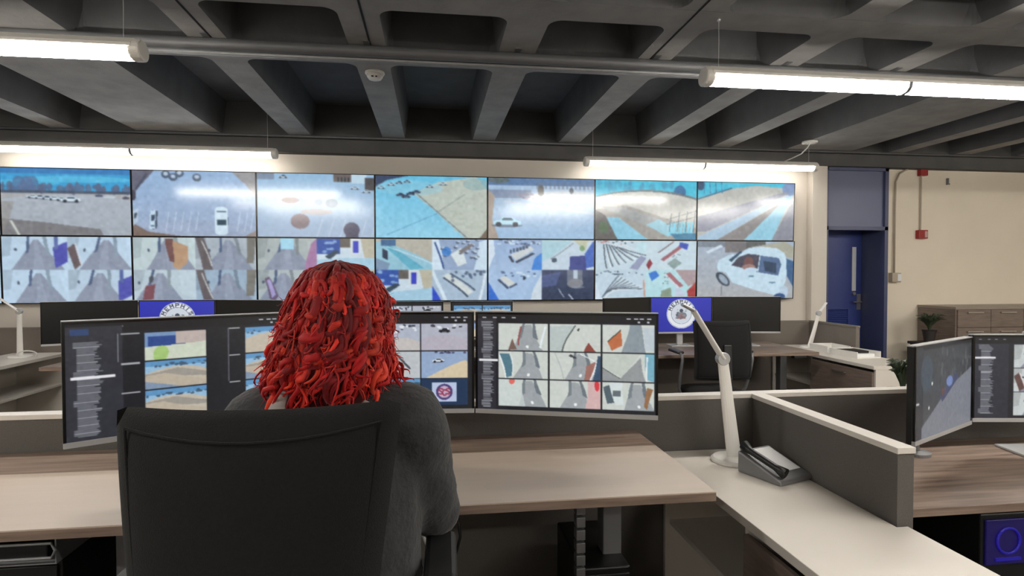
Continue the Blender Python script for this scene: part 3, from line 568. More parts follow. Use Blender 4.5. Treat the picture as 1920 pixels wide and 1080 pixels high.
smat2 = smat.copy(); smat2.name = 'lit_matte_display'; smat2.node_tree.nodes['Principled BSDF'].inputs['Roughness'].default_value = .35
offscr = mat('switched_off_screen', (9,9,10), .3)
def screen(c, W, H, parent, m=None, y=0, z0=0, label=None):
    """panel in local xz facing -y, picture stored per vertex"""
    a = np.clip(c.a/255, 0, 1); a = np.where(a <= .04045, a/12.92, ((a+.055)/1.055)**2.4)
    h, w = a.shape[:2]
    xs = np.linspace(-W/2, W/2, w); zs = np.linspace(z0+H, z0, h)
    X, Z = np.meshgrid(xs, zs); v = np.stack([X, np.full_like(X, y), Z], -1).reshape(-1,3)
    i = np.arange(h*w).reshape(h,w); q = np.stack([i[:-1,:-1], i[1:,:-1], i[1:,1:], i[:-1,1:]], -1).reshape(-1,4)
    me = bpy.data.meshes.new('screen'); me.vertices.add(len(v)); me.vertices.foreach_set('co', v.astype(np.float32).ravel())
    me.loops.add(q.size); me.loops.foreach_set('vertex_index', q.ravel().astype(np.int32))
    me.polygons.add(len(q)); me.polygons.foreach_set('loop_start', np.arange(0, q.size, 4, dtype=np.int32))
    me.update(calc_edges=True)
    at = me.color_attributes.new('picture', 'FLOAT_COLOR', 'POINT')
    at.data.foreach_set('color', np.concatenate([a.reshape(-1,3), np.ones((h*w,1))], 1).astype(np.float32).ravel())
    me.materials.append(m or smat); me.validate()
    o = bpy.data.objects.new('screen', me); COL.objects.link(o); o.parent = parent
    if label: o['label'] = label
    return o
# ------------------------------------------------------------------ the video wall: 8 x 2 displays
DW, DH, VX, VZ, VY = 1.21, .68, -4.2416, 2.5245, 6.518
top = [T3,T1,T2,T3,T4,T5,T6,T7]
bot = [lambda: Q([hall]*4),
 lambda: Q([lambda c: hall(c,1), lambda c: hall(c,2), hall, lambda c: hall(c,1,(190,206,220))]),
 lambda: Q([lambda c: hall(c,4,(200,210,206)), lambda c: hall(c,3,(176,180,184)), lambda c: hall(c,5,(196,206,210)), lambda c: hall(c,3,(160,176,192))]),
 lambda: Q([lambda c: hall(c,7,(176,178,170)), mural, lambda c: hall(c,6,(180,184,180)), mural]),
 lambda: Q([cornerroom, cafe, mural, cafe2]), lambda: Q([table, roomblue, table2, darkroom]), lambda: Q([rows, redroom, rows2, redroom2]), B7]
tl = ['car park with blurred brown cars, left end mostly cut off','parked white cars under blue sky','car park seen from above, white car parked at bottom','car park with brown cars and a building corner','blue-tinted tarmac beside a tan field with crossing lines','white sedan parked at left of an open lot','pale field with cyan walkways and stair railing','striped walkways running to upper right corner']
bl = ['corridor views, left end mostly cut off','four corridors with a blue door','corridors with brown doors and red chair','corridors and a blue mural, behind the red hair','classroom and cafeteria views','tables in a blue hall and a dark room','rows of tables and red shelving','white car with driver at the window']
for i in range(8):
    for j in range(2):
        t = thing('video_wall_display', '%s wall display showing %s' % (('top','bottom')[j], (tl,bl)[j][i]), 'display', (VX+(i-.5)*DW, VY+.025, VZ-(j+1)*DH), 0, 'video wall displays'); t.rotation_euler = (math.radians(1.6),0,0)
        MB().box(-DW/2+.001,DW/2-.001,-.03,.04,.001,DH-.001).build('housing', M['gloss'], t)
        bz = MB(); e = .009
        bz.box(-DW/2+.001,-DW/2+e,-.042,-.03,.001,DH-.001); bz.box(DW/2-e,DW/2-.001,-.042,-.03,.001,DH-.001)
        bz.box(-DW/2+e,DW/2-e,-.042,-.03,.001,e); bz.box(-DW/2+e,DW/2-e,-.042,-.03,DH-e,DH-.001); bz.build('bezel', M['gloss'], t)
        pc = (top,bot)[j][i](); pc.a = pc.a*.84+np.array((122,168,206))*.20  # pale blue veil mixed into each picture stands in for reflected haze
        screen(pc, DW-2*e+.001, DH-2*e+.001, t, y=-.038, z0=e)

# ------------------------------------------------------------------ monitors
def monitor(xa, ya, xb, yb, z0, label, pic, desk_z, W=None, H=.38, group=None, stand=True, mtl=None, off=False):
    """display whose face runs from (xa,ya) to (xb,yb), bottom edge at z0"""
    L = math.hypot(xb-xa, yb-ya); W = W or L-.006; rz = math.atan2(yb-ya, xb-xa)
    mx, my = (xa+xb)/2, (ya+yb)/2
    t = thing('monitor', label, 'monitor', (mx,my,desk_z), rz, group); z = z0-desk_z
    MB().box(-W/2,W/2,.006,.03,z,z+H).build('housing', M['black'], t, bevel=.003)
    MB().box(-W/2,W/2,-.004,.012,z-.001,z+.016).build('chin', M['silver'], t, bevel=.001)
    MB().box(-W/2,W/2,-.001,.03,z+H-.002,z+H+.003).build('top_edge', M['silver'], t)
    e = .008; bz = MB(); bz.box(-W/2,-W/2+e,-.002,.006,z+.016,z+H); bz.box(W/2-e,W/2,-.002,.006,z+.016,z+H); bz.box(-W/2+e,W/2-e,-.002,.006,z+H-e,z+H); bz.build('bezel', M['gloss'], t)
    if pic is None: MB().box(-W/2+e,W/2-e,0.0,.006,z+.016,z+H-e).build('screen', offscr, t)
    else: screen(pic, W-2*e, H-.024, t, m=mtl or smat2, y=0, z0=z+.016)
    if stand:
        MB().box(-.03,.03,.03,.06,.012,z+H*.5).build('stand_neck', M['silver'], t, bevel=.004)
        MB().prism([(-.12,-.05),(.12,-.05),(.11,.13),(-.11,.13)],0,.012).build('stand_base', M['silver'], t, bevel=.004)
    return t
g = "monitors of the red-haired person's workstation"
P = [(-1.10,1.92),(-.52,2.28),(.156,2.225),(.80,2.02)]
monitor(*P[0], *P[1], .93, 'large near monitor at left with camera list and black gaps between outdoor views', U_left(), .762, group=g, stand=False)
monitor(*P[1], *P[2], .93, 'near monitor directly before red hair, round logo in its lower right tile', U_mid(), .762, group=g, stand=False)
monitor(*P[2], *P[3], .93, 'near monitor right of the person with nine corridor views', U_right(), .762, group=g, stand=False)
t = thing('desk_mount', 'dark three-way mount behind the three near monitors, mostly hidden by the person', 'monitor mount', (-.22,2.42,.762))
MB().lathe([(.06,0),(.06,.012),(.022,.02)]).cyl((0,0,.01),(0,0,.38),.018).build('pole', M['grey'], t)
for q in ((-.60,-.24),(.0,-.135),(.71,-.25)):
    MB().tube([(0,0,.355),(q[0],q[1],.355)], .014, 8).box(q[0]-.05,q[0]+.05,q[1]-.006,q[1]+.006,.305,.405).build('arm', M['grey'], t)
g = 'monitors at the right-hand workstation'
monitor(1.815,2.02, 2.335,2.29, .795, 'angled monitor at right edge showing a dim grey street', U_night(), .66, group=g, stand=False)
monitor(2.335,2.29, 2.96,2.20, .805, 'monitor at far right frame edge with camera list and corridor tiles', U_far(), .66, group=g)
g = 'monitors on the far row of desks'
FY, FZ, FD, FH = 5.66, .86, .73, .365
monitor(1.60,FY-.25, 2.145,FY, FZ, 'switched-off far monitor left of the right-hand seal screen', None, FD, H=FH, group=g)
monitor(2.145,FY, 2.80,FY+.0, FZ, 'far monitor with blue seal screen above the empty chair', U_seal(), FD, H=FH, group=g)
monitor(2.80,FY, 3.47,FY-.12, FZ, 'switched-off far monitor right of the empty chair', None, FD, H=FH, group=g)
monitor(-3.22,FY-.3, -2.60,FY, FZ, 'switched-off far monitor behind the left near monitor', None, FD, H=FH, group=g)
monitor(-2.60,FY, -1.95,FY, FZ, 'far monitor with blue seal screen, lettering MEMPHIS, left side', U_seal(), FD, H=FH, group=g)
monitor(-1.95,FY, -1.33,FY-.2, FZ, 'switched-off far monitor just left of red hair', None, FD, H=FH, group=g)
monitor(-.50,FY, .10,FY, FZ-.03, 'far monitor with tiled lot views just right of red hair', U_duo(2), FD, H=FH, group=g)
monitor(.165,FY, .765,FY, FZ-.03, 'far monitor with tiled lot views, second right of red hair', U_duo(1), FD, H=FH, group=g)
t = thing('desk_mount', 'dark swivel mount behind the angled right monitor', 'monitor mount', (2.10,2.33,.66))
MB().lathe([(.06,0),(.06,.012),(.022,.02)]).cyl((0,0,.01),(0,0,.33),.016).build('pole', M['grey'], t)
MB().tube([(0,0,.31),(.0,-.11,.31)], .014, 8).build('arm', M['grey'], t)
o = MB().box(-.07,.07,-.06,.06,0,.11).build('card_box', M['credtop'], loc=(1.66,2.40,.66), bevel=.003); tag(o, 'small taupe box on right desk tucked behind the partition', 'box')
o = MB().box(2.56,2.62,2.235,2.275,1.184,1.202).build('webcam', M['silver'], bevel=.006); tag(o, 'small pale webcam on top of the rightmost monitor', 'webcam')

# ------------------------------------------------------------------ desks, partitions, files
def desk(label, x0, x1, y0, y1, zt, mtop, legs=(.06,.13), rear=None, group='sit-stand desks', edge=None, ctrl=None):
    t = thing('desk', label, 'desk', (x0,y0,0), 0, group); w, d = x1-x0, y1-y0
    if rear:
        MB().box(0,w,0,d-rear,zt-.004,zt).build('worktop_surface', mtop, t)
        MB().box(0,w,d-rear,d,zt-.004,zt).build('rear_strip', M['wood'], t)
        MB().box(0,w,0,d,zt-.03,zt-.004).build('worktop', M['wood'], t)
    else: MB().box(0,w,0,d,zt-.03,zt).build('worktop', mtop, t, bevel=.002)
    for lx in (legs[0], w-legs[1]):
        MB().box(lx,lx+.07,d/2-.04,d/2+.04,.03,zt-.03).build('leg', M['grey'], t, bevel=.004)
        MB().box(lx,lx+.07,.06,d-.06,0,.03).build('foot', M['grey'], t, bevel=.004)
    MB().box(.13,w-.13,d/2-.03,d/2+.03,zt-.075,zt-.032).build('crossbar', M['black'], t)
    if ctrl: MB().box(ctrl,ctrl+.12,-.005,.05,zt-.055,zt-.03).build('height_control', M['black'], t, bevel=.005)
    return t
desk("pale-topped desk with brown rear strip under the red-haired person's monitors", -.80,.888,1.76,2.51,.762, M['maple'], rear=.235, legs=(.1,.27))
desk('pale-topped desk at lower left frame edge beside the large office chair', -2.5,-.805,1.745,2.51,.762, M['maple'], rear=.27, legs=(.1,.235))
desk('brown woodgrain desk at right frame edge under the angled monitor', 1.51,3.3,1.78,2.51,.66, M['wood'])
desk('brown far desk behind the empty chair, under the seal monitor', 1.35,3.55,5.05,5.95,.73, M['wood'], ctrl=1.95)
desk('brown far desk at left behind the near monitors', -3.05,-1.15,5.05,5.95,.73, M['wood'])
desk('brown far desk in the middle, under the tiled monitors', -1.1,1.3,5.05,5.95,.73, M['wood'])
def panel(label, x0, x1, y0, y1, zt, m, cap=True, end=True, g='desk partitions'):
    t = thing('partition', label, 'partition', (x0,y0,0), 0, g); w, d = x1-x0, y1-y0
    MB().box(.004,w-.004,.004,d-.004,.02,zt-.02).build('panel', m, t)
    MB().box(0,w,0,d,zt-.02,zt).build('cap_rail', M['cap'] if cap else m, t, bevel=.002)
    MB().box(.01,w-.01,.01,d-.01,0,.02).build('kick_rail', M['black'], t)
    return t
panel('long charcoal partition with pale cap running behind the near desks', -2.6,3.4,2.515,2.58,.908, M['fabric'])
panel('charcoal partition with pale cap running toward camera beside the near white lamp', 1.436,1.50,1.66,2.513,.908, M['fabric'])
panel('taupe low partition behind the far right desk', 1.3,4.13,6.05,6.10,.94, M['fabric2'], False)
panel('taupe low partition end panel beside the far white file top', 4.15,4.2,5.35,6.1,.94, M['fabric2'], False)
panel('taupe low partition behind the far left desk and lamp', -4.9,-1.15,6.45,6.5,.93, M['fabric2'], False)
panel('taupe low partition behind the middle far desk', -1.1,1.25,6.05,6.10,.80, M['fabric2'], False)
def handle(par, x, y, z, L, axis='y'):
    if axis == 'y': m = MB().box(x-.022,x-.014,y-L/2,y+L/2,z-.006,z+.006).box(x-.016,x,y-L/2,y-L/2+.01,z-.005,z+.005).box(x-.016,x,y+L/2-.01,y+L/2,z-.005,z+.005)
    else: m = MB().box(x-L/2,x+L/2,y-.022,y-.014,z-.006,z+.006).box(x-L/2,x-L/2+.01,y-.016,y,z-.005,z+.005).box(x+L/2-.01,x+L/2,y-.016,y,z-.005,z+.005)
    return m.build('handle', M['steel'], par)
def lowfile(label, x0, x1, y0, y1, zt, top=None, s=-1, dr=.55, cw=None):
    """file unit: white carcass, open shelf at its far end, drawers at its near end, all facing side s"""
    t = thing('storage_unit', label, 'storage', (x0,y0,0), 0, 'low white storage units'); w, d = x1-x0, y1-y0
    W0 = w
    MB().prism(top or [(0,0),(w,0),(w,d),(0,d)], zt-.03, zt).build('top', M['white'], t, bevel=.002)
    w = cw or w
    yd = d*dr; c = MB()
    c.box(.02,w-.02,0.0,.02,.0,zt-.03); c.box(.02,w-.02,yd,yd+.02,0,zt-.03); c.box(.02,w-.02,d-.02,d,0,zt-.03); c.box(.02,w-.02,.02,d-.02,.03,.05)
    xb = w-.02 if s < 0 else .02
    c.box(min(xb,xb+s*.02),max(xb,xb+s*.02),.02,d-.02,.0,zt-.03)
    c.build('carcass', M['white'], t)
    MB().box(.04,w-.04,yd+.02,d-.02,zt*.52,zt*.52+.02).build('shelf', M['white'], t)
    xf = .02 if s < 0 else w-.02
    n = 2
    for k in range(n):
        za, zb = .05+k*(zt-.1)/n, .05+(k+1)*(zt-.1)/n-.006
        q = MB().box(min(xf,xf+s*.018),max(xf,xf+s*.018),.022,yd,za,zb).build('drawer', M['woodf'], t, bevel=.002)
        if s < 0: handle(q, xf-.018, yd/2, zb-.05, .17)
    return t
lowfile('white-topped low storage unit at far right with brown drawers beside the far desk', 3.66,4.13,4.5,6.03,.68)
lowfile('near white-topped storage unit at lower right carrying the big white lamp', .998,1.47,.92,2.51,.662, top=[(0,0),(.472,0),(.472,.735),(.434,.735),(.434,1.59),(0,1.59)], dr=.55, cw=.434)
lowfile('white storage unit at far left frame edge carrying a small lamp', -4.12,-3.62,4.95,6.44,.68, s=1, dr=.3)
# tall credenza on the right wall
t = thing('credenza', 'tall dark brown drawer cabinet against the beige wall at right', 'cabinet', (5.95,6.06,0))
MB().box(0,2.6,0,.53,0,1.045).build('body', M['woodf'], t)
MB().box(-.005,2.605,-.01,.53,1.045,1.075).build('top', M['credtop'], t, bevel=.002)
for i in range(6):
    for j in range(5):
        z1 = 1.04-j*.205; z0 = max(.02, z1-.2); x0 = .02+i*.43
        q = MB().box(x0,x0+.424,-.018,0,z0,z1).build('drawer', M['woodf'], t, bevel=.002)
        handle(q, x0+.212, -.018, z1-.045 if j else z1-.03, .2, 'x')
# ------------------------------------------------------------------ desk lamps
def lamp(label, base, p1, p2, p3, wd=.062, s=1, head=.1):
    """folding lamp: base, lower arm to p1, upper arm to p2 (offsets in m)"""
    t = thing('desk_lamp', label, 'lamp', base)
    MB().lathe([(.095*s,0),(.095*s,.01),(.085*s,.018),(.04*s,.022)], 32).build('base', M['whitep'], t, smooth=False, bevel=.002)
    MB().tube([(0,0,.012),(p1[0]*.5,p1[1]*.5,p1[2]*.5),p1], [wd*.52,wd*.46,wd*.38], 16, flat=.45).build('lower_arm', M['whitep'], t, smooth=False, bevel=0)
    MB().cyl((p1[0],p1[1]-.016*s,p1[2]),(p1[0],p1[1]+.016*s,p1[2]),.027*s).build('hinge', M['silver'], t, bevel=.002)
    MB().tube([p1,tuple((a+b)/2 for a,b in zip(p1,p2)),p2], [wd*.36,wd*.34,wd*.36], 16, flat=.4).build('upper_arm', M['whitep'], t)
    if p3: MB().tube([p2,p3], [wd*.42,wd*.42], 16, flat=.3).build('lamp_head', M['silver'], t)
    return t
lamp('large white folding desk lamp standing on the near white storage unit', (1.26,2.34,.662), (-.055,0,.435), (-.19,-.01,.64), (-.235,.0,.665))
lamp('small white desk lamp on the far right storage unit', (3.93,5.75,.68), (.10,0,.36), (.20,.02,.47), None, wd=.05)
lamp('small white desk lamp on the far left storage unit', (-3.84,6.1,.68), (.0,0,.43), (-.30,0,.66), None, wd=.055)
o = MB().tube([(-3.7+.07*math.cos(a)*1.2,5.97,.70+.035*math.sin(a)+.02) for a in np.linspace(-.5,PI+.4,14)], .006, 8).build('lamp_cord', M['wcable']); tag(o, 'white looped cord beside the far left lamp', 'cord')
# paper trays
def tray(label, loc, rz, m, w=.26, d=.33, stuff=True):
    t = thing('letter_tray', label, 'tray', loc, rz)
    b = MB(); b.box(-w/2,w/2,-d/2,d/2,0,.006); b.box(-w/2,-w/2+.006,-d/2,d/2,.006,.06); b.box(w/2-.006,w/2,-d/2,d/2,.006,.06); b.box(-w/2,w/2,d/2-.006,d/2,.006,.06)
    b.build('tray_body', m, t); return t
tray('white letter tray with papers on the far right storage unit', (3.95,5.1,.68), .1, M['whitep'])
o = MB().box(-.1,.1,-.13,.13,0,.03).build('paper_stack', M['paper'], loc=(3.95,5.1,.686)); tag(o, 'stack of papers lying in the far white tray', 'papers')
o = MB().box(-.09,.09,-.1,.1,0,.02).build('black_notebook', M['black'], loc=(3.94,5.12,.716)); tag(o, 'dark notebook on top of the papers in the far tray', 'notebook')
tray('white letter tray behind the far one, near the partition end', (3.98,5.5,.68), -.05, M['whitep'], .24, .3)
t = thing('desk_phone', 'dark grey desk phone on the near white storage unit beside partition', 'telephone', (1.325,2.15,.662), .35)
MB().add([(-.09,-.1,0),(.09,-.1,0),(.09,.1,0),(-.09,.1,0),(-.09,-.1,.02),(.09,-.1,.02),(.09,.1,.085),(-.09,.1,.085)],[(0,3,2,1),(4,5,6,7),(0,1,5,4),(1,2,6,5),(2,3,7,6),(3,0,4,7)]).build('phone_body', M['grey'], t, bevel=.006)
MB().tube([(-.065,-.1,.045),(-.07,-.06,.06),(-.07,.05,.09),(-.065,.09,.105)], [.022,.013,.013,.022], 12).build('handset', M['black'], t, smooth=True)
MB().add([(-.03,-.06,.036),(.075,-.06,.036),(.075,.085,.083),(-.03,.085,.083)],[(0,1,2,3)]).build('key_field', M['paper'], t)
o = MB().tube([(1.375,2.42,.67),(1.39,2.40,.69),(1.41,2.37,.695),(1.41,2.33,.685),(1.40,2.30,.67)], .005, 8).build('phone_cord', M['wcable'], smooth=True); tag(o, 'pale cord looping between white lamp base and desk phone', 'cord')
# plants
def plant(label, loc, h, r, n, sd):
    t = thing('potted_plant', label, 'plant', loc); rr = random.Random(sd)
    MB().lathe([(.05,0),(.075,.13),(.08,.14),(.07,.135)], 20).build('pot', M['pot'], t, smooth=False)
    b = MB()
    for i in range(n):
        a = rr.uniform(0,2*PI); L = rr.uniform(.6,1)*h; s = rr.uniform(.3,1)*r
        pts = [(0,0,.12)]; 
        for k in range(1,5):
            q = k/4; pts.append((math.cos(a)*s*q**1.5, math.sin(a)*s*q**1.5, .12+L*math.sin(q*1.9)/1.0*.9))
        b.tube(pts, [.003,.009,.013,.009,.001], 6, flat=.25)
    b.build('foliage', M['leaf'], t); return t
plant('small dark potted plant at the left side of the credenza', (5.75,6.2,.66), .24, .17, 60, 3)
o = thing('plant_stand', 'dark stand under the potted plant beside the credenza', 'stand', (5.75,6.2,0))
MB().box(-.15,.15,-.15,.15,.63,.66).build('top', M['pot'], o); MB().box(-.13,.13,-.13,.13,0,.63).build('body', M['pot'], o)
plant('leafy small plant just left of the angled right monitor', (2.47,2.83,.70), .20, .09, 60, 5)
o = thing('side_cabinet', 'dark cabinet behind the partition under the leafy plant', 'cabinet', (2.47,2.85,0))
MB().box(-.2,.2,-.2,.2,.0,.68).build('body', M['woodf'], o); MB().box(-.21,.21,-.21,.21,.68,.70).build('top', M['wood'], o)

# ------------------------------------------------------------------ chairs
def backrest(mb, w0, w1, h, th, curve, n=24, k=22):
    vs = []
    for side in (0,1):
        for i in range(k+1):
            for j in range(n+1):
                s, q = -1+2*j/n, i/k
                w = (w0+(w1-w0)*q)/2
                cz = h*q
                cz = cz*(1-.015*abs(s)**24) - h*.012*(1-s*s)*q
                ed = (abs(2*q-1))**14; x = s*w*(1-.012*ed)
                y = curve*(s*s) - .06*math.sin(q*PI)*.4 + .10*(1-q)*0
                dome = th*(1-abs(s)**8)*(1-abs(2*q-1)**10)
                vs.append((x, y+(-dome*.5 if side == 0 else dome*.5), cz))
    N = (n+1)*(k+1); fs = []
    for i in range(k):
        for j in range(n):
            a = i*(n+1)+j; fs.append((a,a+1,a+n+2,a+n+1)); fs.append((N+a,N+a+n+1,N+a+n+2,N+a+1))
    for i in range(k):
        a = i*(n+1); fs.append((a,a+n+1,N+a+n+1,N+a)); a = i*(n+1)+n; fs.append((a,N+a,N+a+n+1,a+n+1))
    for j in range(n): fs.append((j,N+j,N+j+1,j+1)); a = k*(n+1)+j; fs.append((a,a+1,N+a+1,N+a))
    return mb.add(vs, fs)
def office_chair(label, loc, rz, seat=.53, bh=.62, w0=.39, w1=.46, tilt=-.06):
    t = thing('office_chair', label, 'chair', loc, rz, 'black high-back office chairs')   # faces +y
    q = backrest(MB(), w0, w1, bh, .07, .045).build('backrest', M['chair'], t, smooth=True); q.location = (0,-.24,seat+.09); q.rotation_euler = (-tilt*-1,0,0)
    # piping round the back panel
    pts = []
    def sp(u, qq): wv = (w0+(w1-w0)*qq)/2-.03; return (u*wv, .045*u*u-.024*math.sin(qq*PI)-.0335, bh*qq-(.022*(1-u*u) if qq > .5 else 0))
    for k in range(11): pts.append(sp(-1+.2*k, .945))
    for k in range(1,9): pts.append(sp(1, .945-.885*k/9))
    for k in range(11): pts.append(sp(1-.2*k, .05))
    for k in range(1,9): pts.append(sp(-1, .05+.885*k/9))
    pts.append(pts[0])
    MB().tube(pts, .0026, 6).build('back_seam', M['chair'], q)
    MB().box(-.035,.035,-.075,-.045,-.12,.3).build('back_bracket', M['chairf'], q, bevel=.01)
    b = MB(); n = 20; vs = []
    for i in range(n+1):
        for j in range(n+1):
            u, v = -1+2*i/n, -1+2*j/n; e = .25*(1-(1-abs(u)**5)*(1-abs(v)**5)); vs.append((u*.25*(1-.1*abs(v)**6), v*.25*(1-.08*abs(u)**6), seat-.0-e*.18+.008*u*u))
    N = (n+1)**2; vs += [(x*.97,y*.97,seat-.075) for x,y,z in vs]
    fs = [(i*(n+1)+j,(i+1)*(n+1)+j,(i+1)*(n+1)+j+1,i*(n+1)+j+1) for i in range(n) for j in range(n)]; fs += [tuple(N+k for k in f[::-1]) for f in fs]
    for k in range(n): fs += [(k,k+1,N+k+1,N+k),(n*(n+1)+k+1,n*(n+1)+k,N+n*(n+1)+k,N+n*(n+1)+k+1),((k+1)*(n+1),k*(n+1),N+k*(n+1),N+(k+1)*(n+1)),(k*(n+1)+n,(k+1)*(n+1)+n,N+(k+1)*(n+1)+n,N+k*(n+1)+n)]
    b.add(vs, fs).build('seat', M['chair'], t, smooth=True)
    for sx in (-1,1):
        a = MB().tube([(sx*.20,.02,seat-.085),(sx*.27,.02,seat-.08),(sx*.30,.0,seat-.02),(sx*.31,-.05,seat+.1),(sx*.31,-.10,seat+.24),(sx*.31,-.09,seat+.285),(sx*.31,-.04,seat+.295)], [.013]*7, 10, flat=1).build('armrest_post', M['grey'], t, smooth=True)
        MB().box(sx*.31-.035,sx*.31+.035,-.06,.16,seat+.29,seat+.315).build('arm_pad', M['chairf'], a, bevel=.012)
    MB().box(-.12,.12,-.14,.12,seat-.12,seat-.075).build('mechanism', M['chairf'], t, bevel=.01)
    MB().box(-.03,.03,-.31,-.12,seat-.11,seat-.085).box(-.03,.03,-.32,-.29,seat-.11,seat+.12).build('back_support', M['chairf'], t, bevel=.006)
    MB().cyl((0,0,.1),(0,0,seat-.1),.025).cyl((0,0,.08),(0,0,.28),.034).build('gas_lift', M['chairf'], t)
    for k in range(5):
        a = 2*PI*k/5+.3; c, s = math.cos(a), math.sin(a)
        l = MB().tube([(0,0,.11),(c*.15,s*.15,.105),(c*.29,s*.29,.08)], [.03,.024,.018], 8, flat=.6).build('base_leg', M['chairf'], t)
        MB().cyl((c*.29-s*.022,s*.29+c*.022,.03),(c*.29+s*.022,s*.29-c*.022,.03),.03,16).cyl((c*.29,s*.29,.03),(c*.29,s*.29,.08),.008).build('caster', M['black'], l)
    return t
office_chair('large dark office chair in foreground with its back to camera, person seated in it', (-.296,1.25,0), -.02, seat=.53, bh=.610, w0=.335, w1=.487)
office_chair('empty black office chair at the far right desk before seal screen', (2.41,4.86,0), -.04, seat=.48, bh=.50, w0=.50, w1=.50)

# ------------------------------------------------------------------ person (seated, seen from behind)
t = thing('person', 'person with long curly red hair in a dark sweater sitting at the monitors', 'person', (-.21,1.30,0))
def R(p): return (p[0]+.21, p[1]-1.30, p[2])
b = MB(); hx, hy, hz = 0.004, .035, 1.358
b.ball((hx,hy,hz+.01),(.076,.095,.092),20,14); b.ball((hx,hy+.022,hz-.045),(.056,.068,.068),16,10); b.ball((hx,hy+.055,hz-.095),(.03,.03,.022))
b.capsule((hx,hy+.1,hz-.0),.011,(hx,hy+.116,hz-.028),.015,4); b.ball((hx,hy+.095,hz-.062),(.024,.012,.007))
for s in (-1,1): b.ball((hx+s*.03,hy+.088,hz+.0),(.014,.01,.01)); b.ball((hx+s*.03,hy+.09,hz+.022),(.02,.01,.006)); b.ball((hx+s*.077,hy+.0,hz-.01),(.01,.02,.03))
b.capsule((0,.03,1.14),.055,(hx,hy,1.31),.052)
b.capsule((0,.0,.66),(.17,.12,.12),(0,-.0,.9),(.14,.10,.11)); b.capsule((0,0,.9),(.15,.1,.11),(0,.02,1.1),(.165,.10,.09))
b.capsule((-.15,.02,1.13),.06,(.15,.02,1.13),.06)
for s in (-1,1):
    b.capsule((s*.165,.02,1.12),.055,(s*.205,.13,.90),.043); b.capsule((s*.205,.13,.90),.04,(s*.15,.40,.815),.026)
    b.capsule((s*.15,.40,.815),.024,(s*.14,.45,.805),.026,3); b.ball((s*.14,.47,.80),(.036,.042,.015))
    for k, (dx, L) in enumerate(((-.027,.062),(-.009,.072),(.009,.068),(.027,.054))):
        x = s*.14+dx; m1 = (x+dx*.15,.51+L*.45,.805); b.capsule((x,.505,.80),.0085,m1,.008,4); b.capsule(m1,.008,(x+dx*.2,.51+L,.788),.007,4)
    b.capsule((s*.14-s*.03,.46,.80),.011,(s*.14-s*.062,.505,.79),.008,5)
    b.capsule((s*.09,.02,.62),.085,(s*.12,.36,.60),.062); b.capsule((s*.12,.36,.60),.056,(s*.12,.37,.12),.036); b.capsule((s*.12,.37,.06),.035,(s*.13,.53,.035),.028)
body = fuse(b, 'body', M['skin'], t, .0065, 4)
b = MB()
b.capsule((0,.0,.64),(.20,.145,.10),(0,-.01,.88),(.185,.135,.12)); b.capsule((0,-.01,.88),(.19,.135,.12),(0,.01,1.06),(.19,.13,.1))
b.capsule((0,.01,1.06),(.185,.125,.1),(0,.02,1.125),(.12,.09,.07))
b.capsule((-.145,.015,1.135),(.09,.085,.08),(.145,.015,1.135),(.09,.085,.08),9); b.capsule((0,.02,1.14),(.1,.08,.06),(0,.025,1.18),(.066,.066,.05))
for s in (-1,1): b.capsule((s*.155,.015,1.105),.09,(s*.205,.12,.89),.07); b.capsule((s*.205,.12,.89),.064,(s*.158,.37,.825),.042)
fuse(b, 'sweater', M['sweater'], t, .011, 8, .018)
b = MB(); b.capsule((-.08,.0,.62),(.12,.15,.09),(.08,.0,.62),(.12,.15,.09))
for s in (-1,1): b.capsule((s*.1,.03,.62),.098,(s*.12,.37,.60),.076); b.capsule((s*.12,.37,.60),.072,(s*.12,.37,.14),.055)
fuse(b, 'trousers', M['trousers'], t, .012, 6)
for s in (-1,1): MB().capsule((s*.12,.35,.045),.045,(s*.13,.53,.035),.035).build('shoe', M['black'], t, smooth=True)
MB().tube([(-.085,-.07,1.215),(-.095,-.09,1.185),(-.08,-.105,1.16),(-.03,-.118,1.145),(.02,-.12,1.145),(.06,-.11,1.165),(.08,-.08,1.19)], [.014,.02,.022,.018,.016,.016,.012], 12, flat=.6).build('hood_collar', M['scarf'], t, smooth=True)
# curly hair: locks from crown to shoulders
hm = bpy.data.materials.new('red_curly_hair'); hm.use_nodes = True; nt = hm.node_tree; pb = nt.nodes['Principled BSDF']
at = nt.nodes.new('ShaderNodeAttribute'); at.attribute_name = 'dye'; nt.links.new(at.outputs['Color'], pb.inputs['Base Color'])
pb.inputs['Roughness'].default_value = .62; pb.inputs['Specular IOR Level'].default_value = .25; pb.inputs['Sheen Weight'].default_value = .1
zk = [1.14,1.18,1.23,1.277,1.325,1.36,1.395,1.422,1.445,1.462,1.472]
Lk = [.138,.146,.148,.132,.115,.106,.098,.086,.072,.054,.034]
Rk = [.055,.085,.115,.108,.104,.108,.104,.090,.072,.054,.034]
Bk = [.120,.135,.140,.135,.130,.125,.118,.104,.084,.060,.036]
hr = random.Random(5); hb = MB(); dye = []
def env(a, z):
    ca, sa = math.cos(a), math.sin(a)      # a: 0 = +x, -pi/2 = toward camera
    rx = np.interp(z, zk, Rk if ca > 0 else Lk); ry = np.interp(z, zk, Bk) if sa < 0 else min(.10, np.interp(z, zk, Bk))
    return 1/math.sqrt((ca/rx)**2+(sa/ry)**2)
hc = Vector((.006,.03,0))
NL = 640
